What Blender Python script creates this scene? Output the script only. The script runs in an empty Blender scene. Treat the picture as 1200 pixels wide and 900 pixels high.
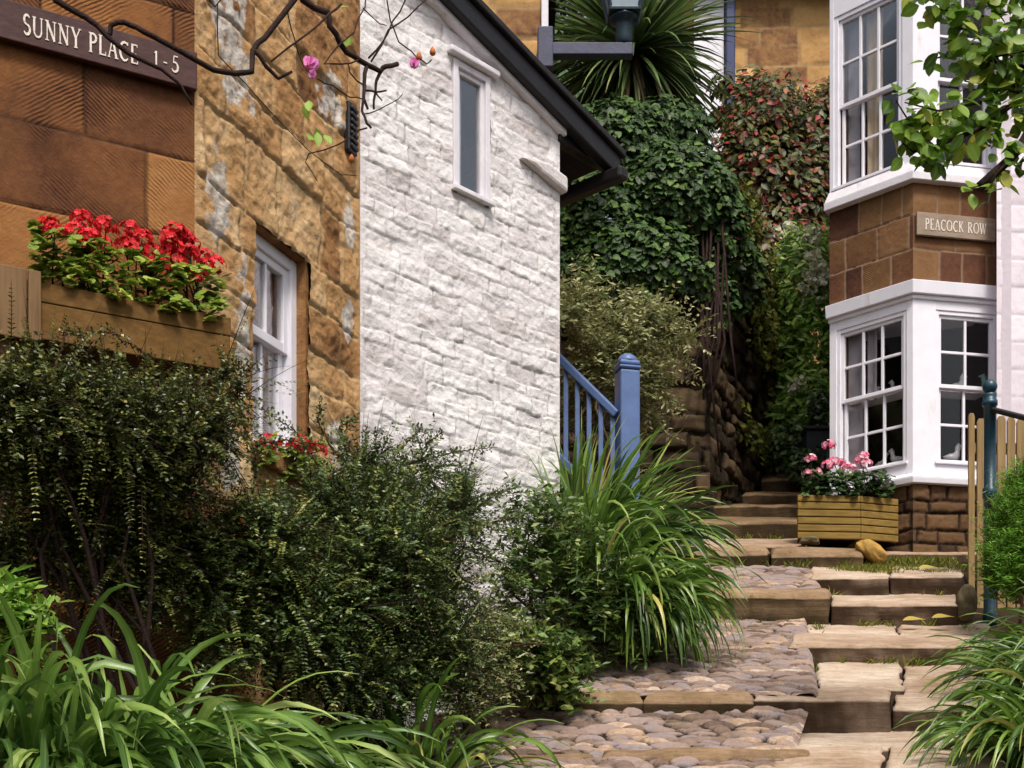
import bpy, bmesh, math, random
import numpy as np
from mathutils import Vector, Matrix
R = math.radians
rng = np.random.default_rng(11)
random.seed(5)
SC = bpy.context.scene
COL = SC.collection
F, PY = 1600.0, 980.0          # camera focal length and eye line of the 1200 x 900 photograph

def pt(px, py, Z):
    return np.array([(px - 600) / F * Z, Z, (PY - py) / F * Z])

def srgb(r, g, b):
    f = lambda c: (c / 255 / 12.92) if c / 255 <= .04045 else ((c / 255 + .055) / 1.055) ** 2.4
    return (f(r), f(g), f(b), 1)

# ------------------------------------------------------------------ noise
def _h(ix, iy, s):
    n = (ix.astype(np.int64) * 374761393 + iy.astype(np.int64) * 668265263 + s * 974711) & 0xffffffff
    n = ((n ^ (n >> 13)) * 1274126177) & 0xffffffff
    n = (n ^ (n >> 16)) & 0xffffff
    return n / float(0xffffff)

def vnoise(x, y, s=0):
    ix, iy = np.floor(x), np.floor(y)
    fx, fy = x - ix, y - iy
    fx = fx * fx * (3 - 2 * fx); fy = fy * fy * (3 - 2 * fy)
    a, b = _h(ix, iy, s), _h(ix + 1, iy, s)
    c, d = _h(ix, iy + 1, s), _h(ix + 1, iy + 1, s)
    return (a * (1 - fx) + b * fx) * (1 - fy) + (c * (1 - fx) + d * fx) * fy

def fbm(x, y, s=0, o=4):
    r, a, t = 0, .5, 0
    for k in range(o):
        r = r + a * vnoise(x * 2 ** k, y * 2 ** k, s + k * 17); t += a; a *= .5
    return r / t - .5

# ------------------------------------------------------------------ objects
def tag(o, label=None, cat=None, group=None, kind=None):
    if label: o['label'] = label
    if cat: o['category'] = cat
    if group: o['group'] = group
    if kind: o['kind'] = kind
    return o

def thing(name, loc, label, cat, group=None):
    o = bpy.data.objects.new(name, None); COL.objects.link(o)
    o.location = [float(v) for v in loc]; o.empty_display_size = .1
    return tag(o, label, cat, group)

def wloc(o):
    v = Vector((0, 0, 0))
    while o is not None:
        v += o.location; o = o.parent
    return v

def mk(name, V, FC, mat, parent=None, attrs=None, smooth=False, uv=None):
    """V (n,3); FC list of (m,k) index arrays, each of constant k."""
    V = np.asarray(V, dtype=np.float64)
    if parent is not None:
        V = V - np.array(wloc(parent))
    if not isinstance(FC, list): FC = [FC]
    FC = [np.asarray(f, dtype=np.int32) for f in FC if len(f)]
    me = bpy.data.meshes.new(name)
    me.vertices.add(len(V)); me.vertices.foreach_set('co', V.astype(np.float32).ravel())
    tot = sum(f.size for f in FC); npoly = sum(len(f) for f in FC)
    me.loops.add(tot); me.polygons.add(npoly)
    me.loops.foreach_set('vertex_index', np.concatenate([f.ravel() for f in FC]))
    st, cnt = [], 0
    for f in FC:
        st.append(cnt + np.arange(len(f)) * f.shape[1]); cnt += f.size
    me.polygons.foreach_set('loop_start', np.concatenate(st).astype(np.int32))
    if smooth: me.polygons.foreach_set('use_smooth', np.ones(npoly, dtype=bool))
    me.update(calc_edges=True)
    for k, a in (attrs or {}).items():
        at = me.attributes.new(k, 'FLOAT', 'POINT'); at.data.foreach_set('value', np.asarray(a, dtype=np.float32))
    if uv is not None:
        l = me.uv_layers.new(name='UVMap'); vi = np.concatenate([f.ravel() for f in FC])
        l.data.foreach_set('uv', np.asarray(uv, dtype=np.float32)[vi].ravel())
    me.validate()
    me.materials.append(mat)
    o = bpy.data.objects.new(name, me); COL.objects.link(o)
    if parent is not None: o.parent = parent
    return o

class MB:
    """collects boxes, prisms and tubes and links them as one mesh"""
    def __init__(s): s.bm = bmesh.new()
    def hexa(s, p):                                   # eight corners: bottom ring, top ring
        v = [s.bm.verts.new([float(c) for c in q]) for q in p]
        for f in ((3, 2, 1, 0), (4, 5, 6, 7), (0, 1, 5, 4), (1, 2, 6, 5), (2, 3, 7, 6), (3, 0, 4, 7)):
            s.bm.faces.new([v[i] for i in f])
        return s
    def box(s, fr, u0, u1, d0, d1, z0, z1):
        return s.hexa([fr(u, d, z) for z in (z0, z1) for u, d in ((u0, d1), (u1, d1), (u1, d0), (u0, d0))])
    def abox(s, a, b):
        return s.box(WORLD, a[0], b[0], -b[1], -a[1], a[2], b[2])
    def prism(s, fr, poly, d0, d1):                   # polygon in (u, z)
        a = [s.bm.verts.new([float(c) for c in fr(u, d1, z)]) for u, z in poly]
        b = [s.bm.verts.new([float(c) for c in fr(u, d0, z)]) for u, z in poly]
        s.bm.faces.new(a); s.bm.faces.new(b[::-1])
        n = len(poly)
        for i in range(n):
            s.bm.faces.new([a[i], b[i], b[(i + 1) % n], a[(i + 1) % n]])
        return s
    def beam(s, p, q, w, h, up=(0, 0, 1)):
        p, q = Vector([float(c) for c in p]), Vector([float(c) for c in q])
        t = (q - p).normalized(); sd = t.cross(Vector(up)).normalized(); u2 = sd.cross(t)
        c = []
        for e in (p, q):
            for a, b in ((-1, -1), (1, -1), (1, 1), (-1, 1)):
                c.append(e + sd * a * w / 2 + u2 * b * h / 2)
        return s.hexa(c)
    def tube(s, pts, rad, n=8, cap=True):
        pts = [Vector([float(c) for c in p]) for p in pts]
        if not hasattr(rad, '__len__'): rad = [rad] * len(pts)
        rings, prev = [], None
        for i, p in enumerate(pts):
            t = (pts[min(i + 1, len(pts) - 1)] - pts[max(i - 1, 0)]).normalized()
            a = prev if prev is not None else (Vector((0, 0, 1)) if abs(t.z) < .9 else Vector((1, 0, 0)))
            x = (a - t * a.dot(t)).normalized(); prev = x; y = t.cross(x)
            rings.append([s.bm.verts.new(p + (x * math.cos(k * math.tau / n) + y * math.sin(k * math.tau / n)) * rad[i]) for k in range(n)])
        for a, b in zip(rings, rings[1:]):
            for k in range(n):
                f = s.bm.faces.new([a[k], a[(k + 1) % n], b[(k + 1) % n], b[k]]); f.smooth = True
        if cap:
            s.bm.faces.new(rings[0][::-1]); s.bm.faces.new(rings[-1])
        return s
    def lathe(s, c, prof, n=16):                      # profile of (radius, z) about a vertical axis at c
        return s.tube([(c[0], c[1], c[2] + z) for _, z in prof], [r for r, _ in prof], n)
    def build(s, name, mat, parent=None, bevel=0, seg=2):
        bmesh.ops.recalc_face_normals(s.bm, faces=s.bm.faces)
        if bevel:
            ed = [e for e in s.bm.edges if len(e.link_faces) == 2 and e.calc_face_angle(0) > .6]
            bmesh.ops.bevel(s.bm, geom=ed, offset=bevel, segments=seg, affect='EDGES', profile=.5)
        if parent is not None:
            bmesh.ops.translate(s.bm, vec=-wloc(parent), verts=s.bm.verts)
        me = bpy.data.meshes.new(name); s.bm.to_mesh(me); s.bm.free()
        me.materials.append(mat)
        o = bpy.data.objects.new(name, me); COL.objects.link(o)
        if parent is not None: o.parent = parent
        return o

class Fr:
    """vertical plane: u runs along it, d out of it, z up"""
    def __init__(s, o, deg):
        s.o = np.array(o[:2], float); a = R(deg)
        s.u = np.array([math.cos(a), math.sin(a)]); s.n = np.array([math.sin(a), -math.cos(a)])
    def __call__(s, u, d, z):
        p = s.o + s.u * u + s.n * d
        return (p[0], p[1], z)
    def arr(s, u, d, z):
        return np.stack([s.o[0] + s.u[0] * u + s.n[0] * d, s.o[1] + s.u[1] * u + s.n[1] * d, z + 0 * u], -1)
    def hit(s, px, py=None, d=0.0):
        r = (px - 600) / F; o = s.o + s.n * d
        u = (r * o[1] - o[0]) / (s.u[0] - r * s.u[1])
        if py is None: return u
        Z = o[1] + s.u[1] * u
        return u, (PY - py) / F * Z
WORLD = Fr((0, 0), 0)

# ------------------------------------------------------------------ materials
class NT:
    def __init__(s, name):
        s.m = bpy.data.materials.new(name); s.m.use_nodes = True
        s.t = s.m.node_tree; s.t.nodes.clear()
        s.out = s.n('ShaderNodeOutputMaterial')
    def n(s, t, **kw):
        x = s.t.nodes.new(t)
        for k, v in kw.items():
            if k.startswith('i_'):
                x.inputs[int(k[2:]) if k[2:].isdigit() else k[2:].replace('_', ' ')].default_value = v
            else: setattr(x, k, v)
        return x
    def l(s, a, b): s.t.links.new(a, b)
    def attr(s, name): return s.n('ShaderNodeAttribute', attribute_name=name).outputs['Fac']
    def coord(s, o='Object'): return s.n('ShaderNodeTexCoord').outputs[o]
    def noise(s, sc, det=4, vec=None, rough=.55):
        x = s.n('ShaderNodeTexNoise', i_Scale=sc, i_Detail=det, i_Roughness=rough)
        s.l(vec or s.coord(), x.inputs['Vector']); return x.outputs['Fac']
    def ramp(s, fac, cols, interp='LINEAR'):
        x = s.n('ShaderNodeValToRGB'); e = x.color_ramp.elements; x.color_ramp.interpolation = interp
        while len(e) < len(cols): e.new(.5)
        for el, (p, c) in zip(e, cols): el.position = p; el.color = c
        s.l(fac, x.inputs[0]); return x.outputs[0]
    def math(s, op, a, b=0.0, clamp=False):
        x = s.n('ShaderNodeMath', operation=op, use_clamp=clamp)
        for i, v in enumerate((a, b)):
            if isinstance(v, (int, float)): x.inputs[i].default_value = v
            else: s.l(v, x.inputs[i])
        return x.outputs[0]
    def mix(s, fac, a, b, mode='MIX'):
        x = s.n('ShaderNodeMix', data_type='RGBA', blend_type=mode)
        for k, v in ((0, fac), (6, a), (7, b)):
            if isinstance(v, (int, float, tuple)): x.inputs[k].default_value = v
            else: s.l(v, x.inputs[k])
        return x.outputs[2]
    def bump(s, h, st=.3, dist=.01):
        x = s.n('ShaderNodeBump', i_Strength=st, i_Distance=dist); s.l(h, x.inputs['Height']); return x.outputs[0]
    def pbsdf(s, col, rough=.8, nor=None, spec=.3, metal=0, coat=0):
        b = s.n('ShaderNodeBsdfPrincipled', i_Metallic=metal)
        b.inputs['Specular IOR Level'].default_value = spec; b.inputs['Coat Weight'].default_value = coat
        for k, v in (('Base Color', col), ('Roughness', rough)):
            if isinstance(v, (int, float, tuple)): b.inputs[k].default_value = v
            else: s.l(v, b.inputs[k])
        if nor is not None: s.l(nor, b.inputs['Normal'])
        return b.outputs[0]
    def done(s, sh): s.l(sh, s.out.inputs[0]); return s.m

def m_leaf(name, cols, rough=.42, trans=.3, spec=.35):
    t = NT(name); a = t.attr('tone')
    n = t.noise(9, 2); f = t.math('ADD', a, t.math('MULTIPLY', t.math('SUBTRACT', n, .5), .35), True)
    c = t.ramp(f, cols)
    c = t.mix(t.math('MULTIPLY', t.math('POWER', t.attr('rib'), 6), .35), c, t.mix(.4, c, (.75, .8, .45, 1)))
    p = t.pbsdf(c, rough, t.bump(t.noise(60, 3), .12, .004), spec)
    tr = t.n('ShaderNodeBsdfTranslucent'); t.l(t.mix(.5, c, (.35, .5, .05, 1), 'MULTIPLY') if False else c, tr.inputs[0])
    mx = t.n('ShaderNodeMixShader', i_0=trans); t.l(p, mx.inputs[1]); t.l(tr.outputs[0], mx.inputs[2])
    return t.done(mx.outputs[0])

def m_plain(name, col, rough=.5, spec=.4, var=.25, sc=14, metal=0, bump=.08, dirt=None):
    t = NT(name); n = t.noise(sc, 5)
    c2 = tuple(x * (1 - var) for x in col[:3]) + (1,); c1 = tuple(min(1, x * (1 + var * .5)) for x in col[:3]) + (1,)
    c = t.ramp(n, [(.3, c2), (.7, c1)])
    if dirt:
        mp = t.n('ShaderNodeMapping'); t.l(t.coord(), mp.inputs[0]); mp.inputs['Scale'].default_value = (1, 1, .3)
        d = t.ramp(t.noise(sc * .9, 6, mp.outputs[0], .72), [(.58, (0, 0, 0, 1)), (.72, (1, 1, 1, 1))])
        c = t.mix(t.math('MULTIPLY', d, dirt[1]), c, dirt[0])
    return t.done(t.pbsdf(c, rough, t.bump(t.noise(sc * 5, 4), bump, .01), spec, metal))

def m_wood(name, cols, axis=0, rough=.75):
    t = NT(name)
    mp = t.n('ShaderNodeMapping'); t.l(t.coord(), mp.inputs[0])
    s = [22, 22, 22]; s[axis] = 1.6; mp.inputs['Scale'].default_value = s
    g = t.noise(1.6, 6, mp.outputs[0], .65); w = t.noise(2.2, 3)
    c = t.ramp(t.math('ADD', t.math('MULTIPLY', g, .7), t.math('MULTIPLY', w, .35)), cols)
    return t.done(t.pbsdf(c, rough, t.bump(g, .35, .006), .2))

def m_stone(name, cols, mortar, rough=.9, grain=.5, gsc=26, tool=0, patch=None, mossc=None, stain=.4, lam=0):
    t = NT(name); a = t.attr('tone'); o = t.coord()
    big = t.noise(2.6, 5, o); fine = t.noise(gsc, 6, o, .7)
    f = t.math('ADD', t.math('MULTIPLY', a, .62), t.math('ADD', t.math('MULTIPLY', big, stain), t.math('MULTIPLY', t.math('SUBTRACT', fine, .5), .5)))
    f = t.math('SUBTRACT', f, stain * .5 - .18, True)
    c = t.ramp(f, cols)
    h = fine
    if lam:
        mp = t.n('ShaderNodeMapping'); t.l(o, mp.inputs[0]); mp.inputs['Scale'].default_value = (2.2, 26, 30)
        ln = t.noise(1.5, 6, mp.outputs[0], .7)
        c = t.mix(lam, c, t.ramp(ln, [(.3, (.3, .25, .2, 1)), (.62, (1, 1, 1, 1))]), 'MULTIPLY'); h = t.math('ADD', fine, ln)
        sp = t.ramp(t.noise(38, 3, o), [(.6, (1, 1, 1, 1)), (.72, (.55, .5, .45, 1))]); c = t.mix(.7, c, sp, 'MULTIPLY')
    if tool:
        uv = t.n('ShaderNodeUVMap', uv_map='UVMap').outputs[0]
        sx = t.n('ShaderNodeSeparateXYZ'); t.l(uv, sx.inputs[0])
        flip = t.math('SUBTRACT', t.math('MULTIPLY', t.math('GREATER_THAN', t.attr('flip'), .5), 2), 1)
        ph = t.math('ADD', t.math('MULTIPLY', t.math('MULTIPLY', sx.outputs[0], flip), 230), t.math('MULTIPLY', sx.outputs[1], 300))
        ph = t.math('ADD', ph, t.math('MULTIPLY', t.noise(9, 4, o), 12))
        s = t.math('SINE', ph)
        amt = t.ramp(t.noise(3.5, 3, o), [(.45, (.05, .05, .05, 1)), (.62, (1, 1, 1, 1))])
        h = t.math('ADD', t.math('MULTIPLY', fine, .6), t.math('MULTIPLY', t.math('MULTIPLY', s, amt), .13 * tool))
    if mossc:
        mk_ = t.ramp(t.noise(5.5, 6, o, .7), [(.5, (0, 0, 0, 1)), (.66, (1, 1, 1, 1))])
        c = t.mix(t.math('MULTIPLY', mk_, mossc[1]), c, mossc[0])
    c = t.mix(t.attr('mort_shade'), c, t.ramp(fine, [(.3, tuple(x * .7 for x in mortar[:3]) + (1,)), (.7, mortar)]))
    if patch:
        pf = t.math('MULTIPLY', t.attr('patch'), t.ramp(fine, [(.36, (.25, .25, .25, 1)), (.5, (1, 1, 1, 1))]))
        c = t.mix(pf, c, t.ramp(fine, [(.3, tuple(x * .62 for x in patch[:3]) + (1,)), (.6, patch)]))
    return t.done(t.pbsdf(c, rough, t.bump(h, grain, .012), .15))

def m_glass():
    t = NT('window_glass')
    g = t.n('ShaderNodeBsdfGlossy', i_Roughness=.03); tr = t.n('ShaderNodeBsdfTransparent')
    fr = t.n('ShaderNodeFresnel', i_IOR=1.52)
    t.l(t.bump(t.noise(3, 2), .05, .02), g.inputs['Normal'])
    mx = t.n('ShaderNodeMixShader'); t.l(t.math('MULTIPLY', fr.outputs[0], .45, True), mx.inputs[0]); t.l(tr.outputs[0], mx.inputs[1]); t.l(g.outputs[0], mx.inputs[2])
    return t.done(mx.outputs[0])

M = {}
M['ashlar'] = m_stone('ashlar_sandstone', [(.05, srgb(74, 46, 34)), (.4, srgb(116, 76, 46)), (.65, srgb(140, 94, 54)), (.95, srgb(158, 114, 70))], srgb(48, 32, 22), grain=.8, tool=1.5, stain=1.0)
M['rubble'] = m_stone('golden_sandstone', [(.05, srgb(92, 60, 38)), (.3, srgb(152, 110, 70)), (.55, srgb(186, 144, 96)), (.8, srgb(204, 168, 122)), (.98, srgb(220, 196, 158))], srgb(190, 158, 116), grain=1.3, gsc=20, patch=srgb(206, 198, 188), stain=1.1)
M['whitewall'] = m_stone('whitewashed_stone', [(.05, srgb(196, 188, 186)), (.4, srgb(226, 221, 222)), (.95, srgb(242, 239, 238))], srgb(198, 190, 188), grain=1.0, gsc=30, stain=.8, mossc=(srgb(176, 166, 156), .28))
M['baystone'] = m_stone('brown_sandstone', [(.1, srgb(66, 42, 34)), (.4, srgb(100, 66, 48)), (.65, srgb(116, 86, 56)), (.95, srgb(140, 102, 74))], srgb(146, 120, 98), grain=.55, tool=.9, stain=.7)
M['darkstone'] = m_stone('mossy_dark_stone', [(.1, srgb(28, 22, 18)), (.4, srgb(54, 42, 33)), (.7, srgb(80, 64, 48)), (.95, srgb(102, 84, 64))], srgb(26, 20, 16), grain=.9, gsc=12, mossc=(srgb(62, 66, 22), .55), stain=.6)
M['basestone'] = m_stone('damp_brown_stone', [(.1, srgb(36, 26, 20)), (.45, srgb(78, 56, 40)), (.95, srgb(118, 90, 62))], srgb(44, 33, 25), grain=.9, gsc=12, mossc=(srgb(60, 56, 24), .4), stain=.5)
M['farstone'] = m_stone('far_golden_stone', [(.1, srgb(110, 76, 58)), (.4, srgb(172, 132, 84)), (.7, srgb(200, 160, 104)), (.95, srgb(216, 182, 128))], srgb(176, 146, 104), grain=.5, gsc=14, stain=.5)
M['pinkwall'] = m_stone('pinkish_white_render', [(.1, srgb(208, 198, 206)), (.6, srgb(226, 217, 224)), (.95, srgb(242, 234, 240))], srgb(206, 194, 202), grain=.4, gsc=16, stain=.3)
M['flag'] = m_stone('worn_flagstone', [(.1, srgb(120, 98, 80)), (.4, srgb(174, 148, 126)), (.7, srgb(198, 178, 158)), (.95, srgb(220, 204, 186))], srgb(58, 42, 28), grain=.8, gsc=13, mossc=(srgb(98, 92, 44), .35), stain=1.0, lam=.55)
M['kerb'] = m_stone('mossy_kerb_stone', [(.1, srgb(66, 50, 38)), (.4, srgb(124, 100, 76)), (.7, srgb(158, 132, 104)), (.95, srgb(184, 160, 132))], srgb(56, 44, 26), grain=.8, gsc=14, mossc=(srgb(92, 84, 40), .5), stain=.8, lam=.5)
M['cobble'] = m_stone('cobblestone', [(.05, srgb(74, 58, 50)), (.3, srgb(122, 102, 90)), (.5, srgb(150, 130, 120)), (.6, srgb(134, 124, 128)), (.75, srgb(166, 138, 112)), (.95, srgb(208, 194, 184))], srgb(38, 28, 20), rough=.6, grain=.8, gsc=26, stain=.6, mossc=(srgb(90, 80, 44), .25))
M['soil'] = m_plain('dark_soil', srgb(46, 34, 24), .95, .1, .6, 5, 0, .9)
M['whitepaint'] = m_plain('white_gloss_paint', srgb(232, 230, 238), .38, .4, .06, 7, 0, .06, (srgb(170, 160, 150), .35))
M['whitepaint2'] = m_plain('weathered_white_paint', srgb(222, 218, 224), .55, .3, .1, 9, 0, .2, (srgb(140, 128, 118), .6))
M['black'] = m_plain('black_painted_wood', srgb(22, 20, 22), .5, .4, .4, 9, 0, .25)
M['slate'] = m_plain('dark_roof_slate', srgb(34, 32, 36), .7, .3, .4, 5, 0, .4)
M['blue'] = m_plain('blue_paint', srgb(86, 110, 156), .42, .4, .18, 9, 0, .1, (srgb(60, 70, 96), .35))
M['teal'] = m_plain('dark_teal_paint', srgb(22, 62, 78), .38, .5, .3, 12, 0, .15)
M['navy'] = m_plain('navy_paint', srgb(30, 44, 92), .45, .4, .2)
M['iron'] = m_plain('slate_blue_iron', srgb(56, 58, 84), .5, .4, .3, 10, 0, .2)
M['lampteal'] = m_plain('lantern_paint', srgb(28, 52, 62), .4, .5, .25)
M['lampglass'] = m_plain('frosted_lantern_glass', srgb(150, 168, 178), .15, .6, .1)
M['glass'] = m_glass()
M['curtain'] = m_plain('cream_curtain', srgb(206, 186, 158), .9, .1, .15, 6)
M['net'] = m_plain('white_net_curtain', srgb(200, 200, 204), .9, .1, .1, 6)
M['greycurtain'] = m_plain('grey_curtain', srgb(172, 166, 172), .9, .1, .2, 6)
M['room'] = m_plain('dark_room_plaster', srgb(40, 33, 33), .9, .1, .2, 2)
M['boxwood'] = m_wood('weathered_box_boards', [(.2, srgb(54, 36, 16)), (.5, srgb(98, 70, 30)), (.8, srgb(132, 98, 50))], 0)
M['greywood'] = m_wood('grey_weathered_board', [(.2, srgb(64, 46, 32)), (.5, srgb(112, 86, 58)), (.8, srgb(142, 114, 80))], 2)
M['planterwood'] = m_wood('treated_planter_slats', [(.2, srgb(74, 58, 26)), (.5, srgb(122, 98, 46)), (.8, srgb(158, 130, 68))], 0)
M['picket'] = m_wood('picket_wood', [(.2, srgb(84, 66, 42)), (.5, srgb(136, 112, 74)), (.8, srgb(168, 144, 104))], 2)
M['signwood'] = m_wood('dark_sign_board', [(.2, srgb(44, 28, 30)), (.5, srgb(74, 50, 48)), (.8, srgb(96, 70, 64))], 0, .6)
M['signgrey'] = m_wood('grey_sign_board', [(.2, srgb(104, 88, 76)), (.5, srgb(142, 124, 108)), (.8, srgb(168, 152, 134))], 0, .7)
M['letter'] = m_plain('white_lettering', srgb(226, 216, 204), .6, .2, .2, 30)
M['bark'] = m_plain('dark_bark', srgb(52, 36, 32), .85, .2, .5, 25, 0, .7)
M['twig'] = m_plain('brown_twig', srgb(74, 52, 38), .85, .2, .4, 25)
M['paletwig'] = m_plain('pale_dry_twig', srgb(128, 112, 84), .85, .2, .3, 25)
M['red'] = m_leaf('red_petal', [(.1, srgb(160, 6, 24)), (.6, srgb(222, 18, 42)), (.95, srgb(244, 46, 66))], .5, .25, .2)
M['pink'] = m_leaf('pink_petal', [(.1, srgb(226, 60, 110)), (.35, srgb(240, 130, 165)), (.7, srgb(246, 196, 212)), (.95, srgb(250, 226, 232))], .5, .3, .2)
M['magenta'] = m_leaf('pink_bud_petal', [(.1, srgb(226, 120, 190)), (.9, srgb(240, 170, 220))], .5, .3, .2)
M['whitepetal'] = m_leaf('white_petal', [(.1, srgb(220, 216, 186)), (.9, srgb(246, 244, 226))], .5, .3, .2)
M['gerleaf'] = m_leaf('geranium_leaf', [(.05, srgb(66, 92, 22)), (.5, srgb(128, 150, 48)), (.95, srgb(178, 190, 84))], .55)
M['gerdark'] = m_leaf('dark_geranium_leaf', [(.05, srgb(24, 44, 18)), (.5, srgb(46, 76, 30)), (.95, srgb(86, 112, 52))], .55)
M['coto'] = m_leaf('cotoneaster_leaf', [(.05, srgb(26, 42, 20)), (.5, srgb(62, 86, 36)), (.8, srgb(98, 116, 50)), (.98, srgb(146, 144, 74))], .36, .2, .5)
M['cotoback'] = m_leaf('olive_cotoneaster_leaf', [(.05, srgb(26, 36, 16)), (.5, srgb(60, 72, 28)), (.8, srgb(98, 106, 44)), (.98, srgb(146, 138, 70))], .36, .2, .5)
M['strap'] = m_leaf('strap_leaf', [(.05, srgb(38, 64, 20)), (.4, srgb(78, 114, 36)), (.75, srgb(116, 148, 54)), (.93, srgb(160, 180, 92)), (.99, srgb(190, 180, 96))], .34, .32, .45)
M['strap2'] = m_leaf('pale_strap_leaf', [(.05, srgb(42, 70, 24)), (.4, srgb(86, 122, 44)), (.75, srgb(128, 158, 70)), (.97, srgb(178, 194, 116))], .34, .32, .45)
M['ivy'] = m_leaf('ivy_leaf', [(.05, srgb(18, 36, 14)), (.5, srgb(46, 78, 30)), (.8, srgb(84, 116, 46)), (.98, srgb(128, 146, 72))], .5, .2, .25)
M['bushleaf'] = m_leaf('bush_leaf', [(.05, srgb(30, 52, 18)), (.5, srgb(62, 92, 32)), (.85, srgb(104, 128, 52)), (.98, srgb(150, 158, 86))], .38, .25, .45)
M['varleaf'] = m_leaf('grey_green_leaf', [(.05, srgb(60, 72, 36)), (.4, srgb(112, 120, 70)), (.75, srgb(164, 162, 112)), (.98, srgb(206, 202, 164))], .5, .25)
M['palmleaf'] = m_leaf('palm_sword_leaf', [(.05, srgb(34, 54, 28)), (.5, srgb(78, 104, 54)), (.8, srgb(124, 146, 84)), (.98, srgb(176, 186, 130))], .34, .2, .5)
M['deadpalm'] = m_leaf('dry_palm_leaf', [(.05, srgb(56, 46, 30)), (.5, srgb(104, 90, 58)), (.95, srgb(150, 134, 92))], .7, .2)
M['redhedge'] = m_leaf('red_hedge_leaf', [(.05, srgb(34, 32, 14)), (.35, srgb(66, 78, 28)), (.6, srgb(96, 98, 40)), (.7, srgb(112, 52, 38)), (.82, srgb(166, 34, 42)), (.93, srgb(156, 140, 66)), (.99, srgb(196, 190, 140))], .45, .3)
M['lime'] = m_leaf('fresh_green_leaf', [(.05, srgb(60, 92, 24)), (.5, srgb(116, 160, 52)), (.85, srgb(160, 192, 84)), (.98, srgb(204, 218, 140))], .45, .4)
M['conifer'] = m_leaf('conifer_spray', [(.05, srgb(44, 88, 14)), (.5, srgb(84, 138, 26)), (.95, srgb(138, 182, 62))], .55, .35)
M['treeleaf'] = m_leaf('broad_tree_leaf', [(.05, srgb(58, 92, 18)), (.5, srgb(104, 140, 36)), (.85, srgb(140, 172, 62)), (.98, srgb(184, 184, 76))], .4, .45)
M['moss'] = m_leaf('moss_blade', [(.05, srgb(70, 78, 20)), (.5, srgb(112, 120, 34)), (.95, srgb(160, 156, 66))], .7, .3)
M['fallen'] = m_leaf('yellow_fallen_leaf', [(.05, srgb(150, 128, 50)), (.95, srgb(192, 172, 84))], .5, .2)
M['rock'] = m_plain('ochre_rock', srgb(176, 140, 74), .85, .2, .4, 7, 0, .6)
M['greyrock'] = m_plain('mossy_grey_rock', srgb(104, 94, 70), .9, .2, .5, 9, 0, .6)
M['trough'] = m_plain('dark_slate_trough', srgb(48, 52, 58), .6, .3, .3)
M['porcelain'] = m_plain('porcelain', srgb(172, 170, 172), .3, .5, .1)
M['tealporcelain'] = m_plain('teal_glazed_pottery', srgb(120, 160, 152), .25, .5, .2)
M['vent'] = m_plain('black_plastic_vent', srgb(20, 22, 28), .45, .5, .2)
M['bud'] = m_plain('orange_bud', srgb(190, 110, 60), .6, .2, .3, 40)

# ------------------------------------------------------------------ masonry as relief
def layout(u, z, courses, lmin, lmax, seed, wob=.012, wsc=6.0, local=False):
    """block id, distance to the nearest joint, local random"""
    r = np.random.default_rng(seed)
    uu = u + fbm(u * wsc, z * wsc, seed + 3) * wob * 2
    zz = z + fbm(u * wsc, z * wsc, seed + 9) * wob * 2
    ce = np.asarray(courses)
    ci = np.clip(np.searchsorted(ce, zz) - 1, 0, len(ce) - 2)
    dist = np.minimum(zz - ce[ci], ce[ci + 1] - zz)
    bid = np.zeros(u.shape); la = np.zeros(u.shape); lb = (zz - ce[ci]) / (ce[ci + 1] - ce[ci]) * 2 - 1
    a, b = u.min() - 1, u.max() + 1
    for c in range(len(ce) - 1):
        e = [a - r.uniform(0, lmax)]
        while e[-1] < b: e.append(e[-1] + r.uniform(lmin, lmax))
        e = np.array(e); m = ci == c
        bi = np.clip(np.searchsorted(e, uu[m]) - 1, 0, len(e) - 2)
        dist[m] = np.minimum(dist[m], np.minimum(uu[m] - e[bi], e[bi + 1] - uu[m]))
        la[m] = (uu[m] - e[bi]) / (e[bi + 1] - e[bi]) * 2 - 1
        bid[m] = c * 131 + bi
    return (bid, dist, la, lb) if local else (bid, dist)

def brand(bid, s): return _h(bid, bid * 0 + 7, s)

def grid_faces(nu, nv, keep=None):
    i = np.arange(nu * nv).reshape(nv, nu)
    q = np.stack([i[:-1, :-1], i[:-1, 1:], i[1:, 1:], i[1:, :-1]], -1).reshape(-1, 4)
    return q if keep is None else q[keep]

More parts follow.
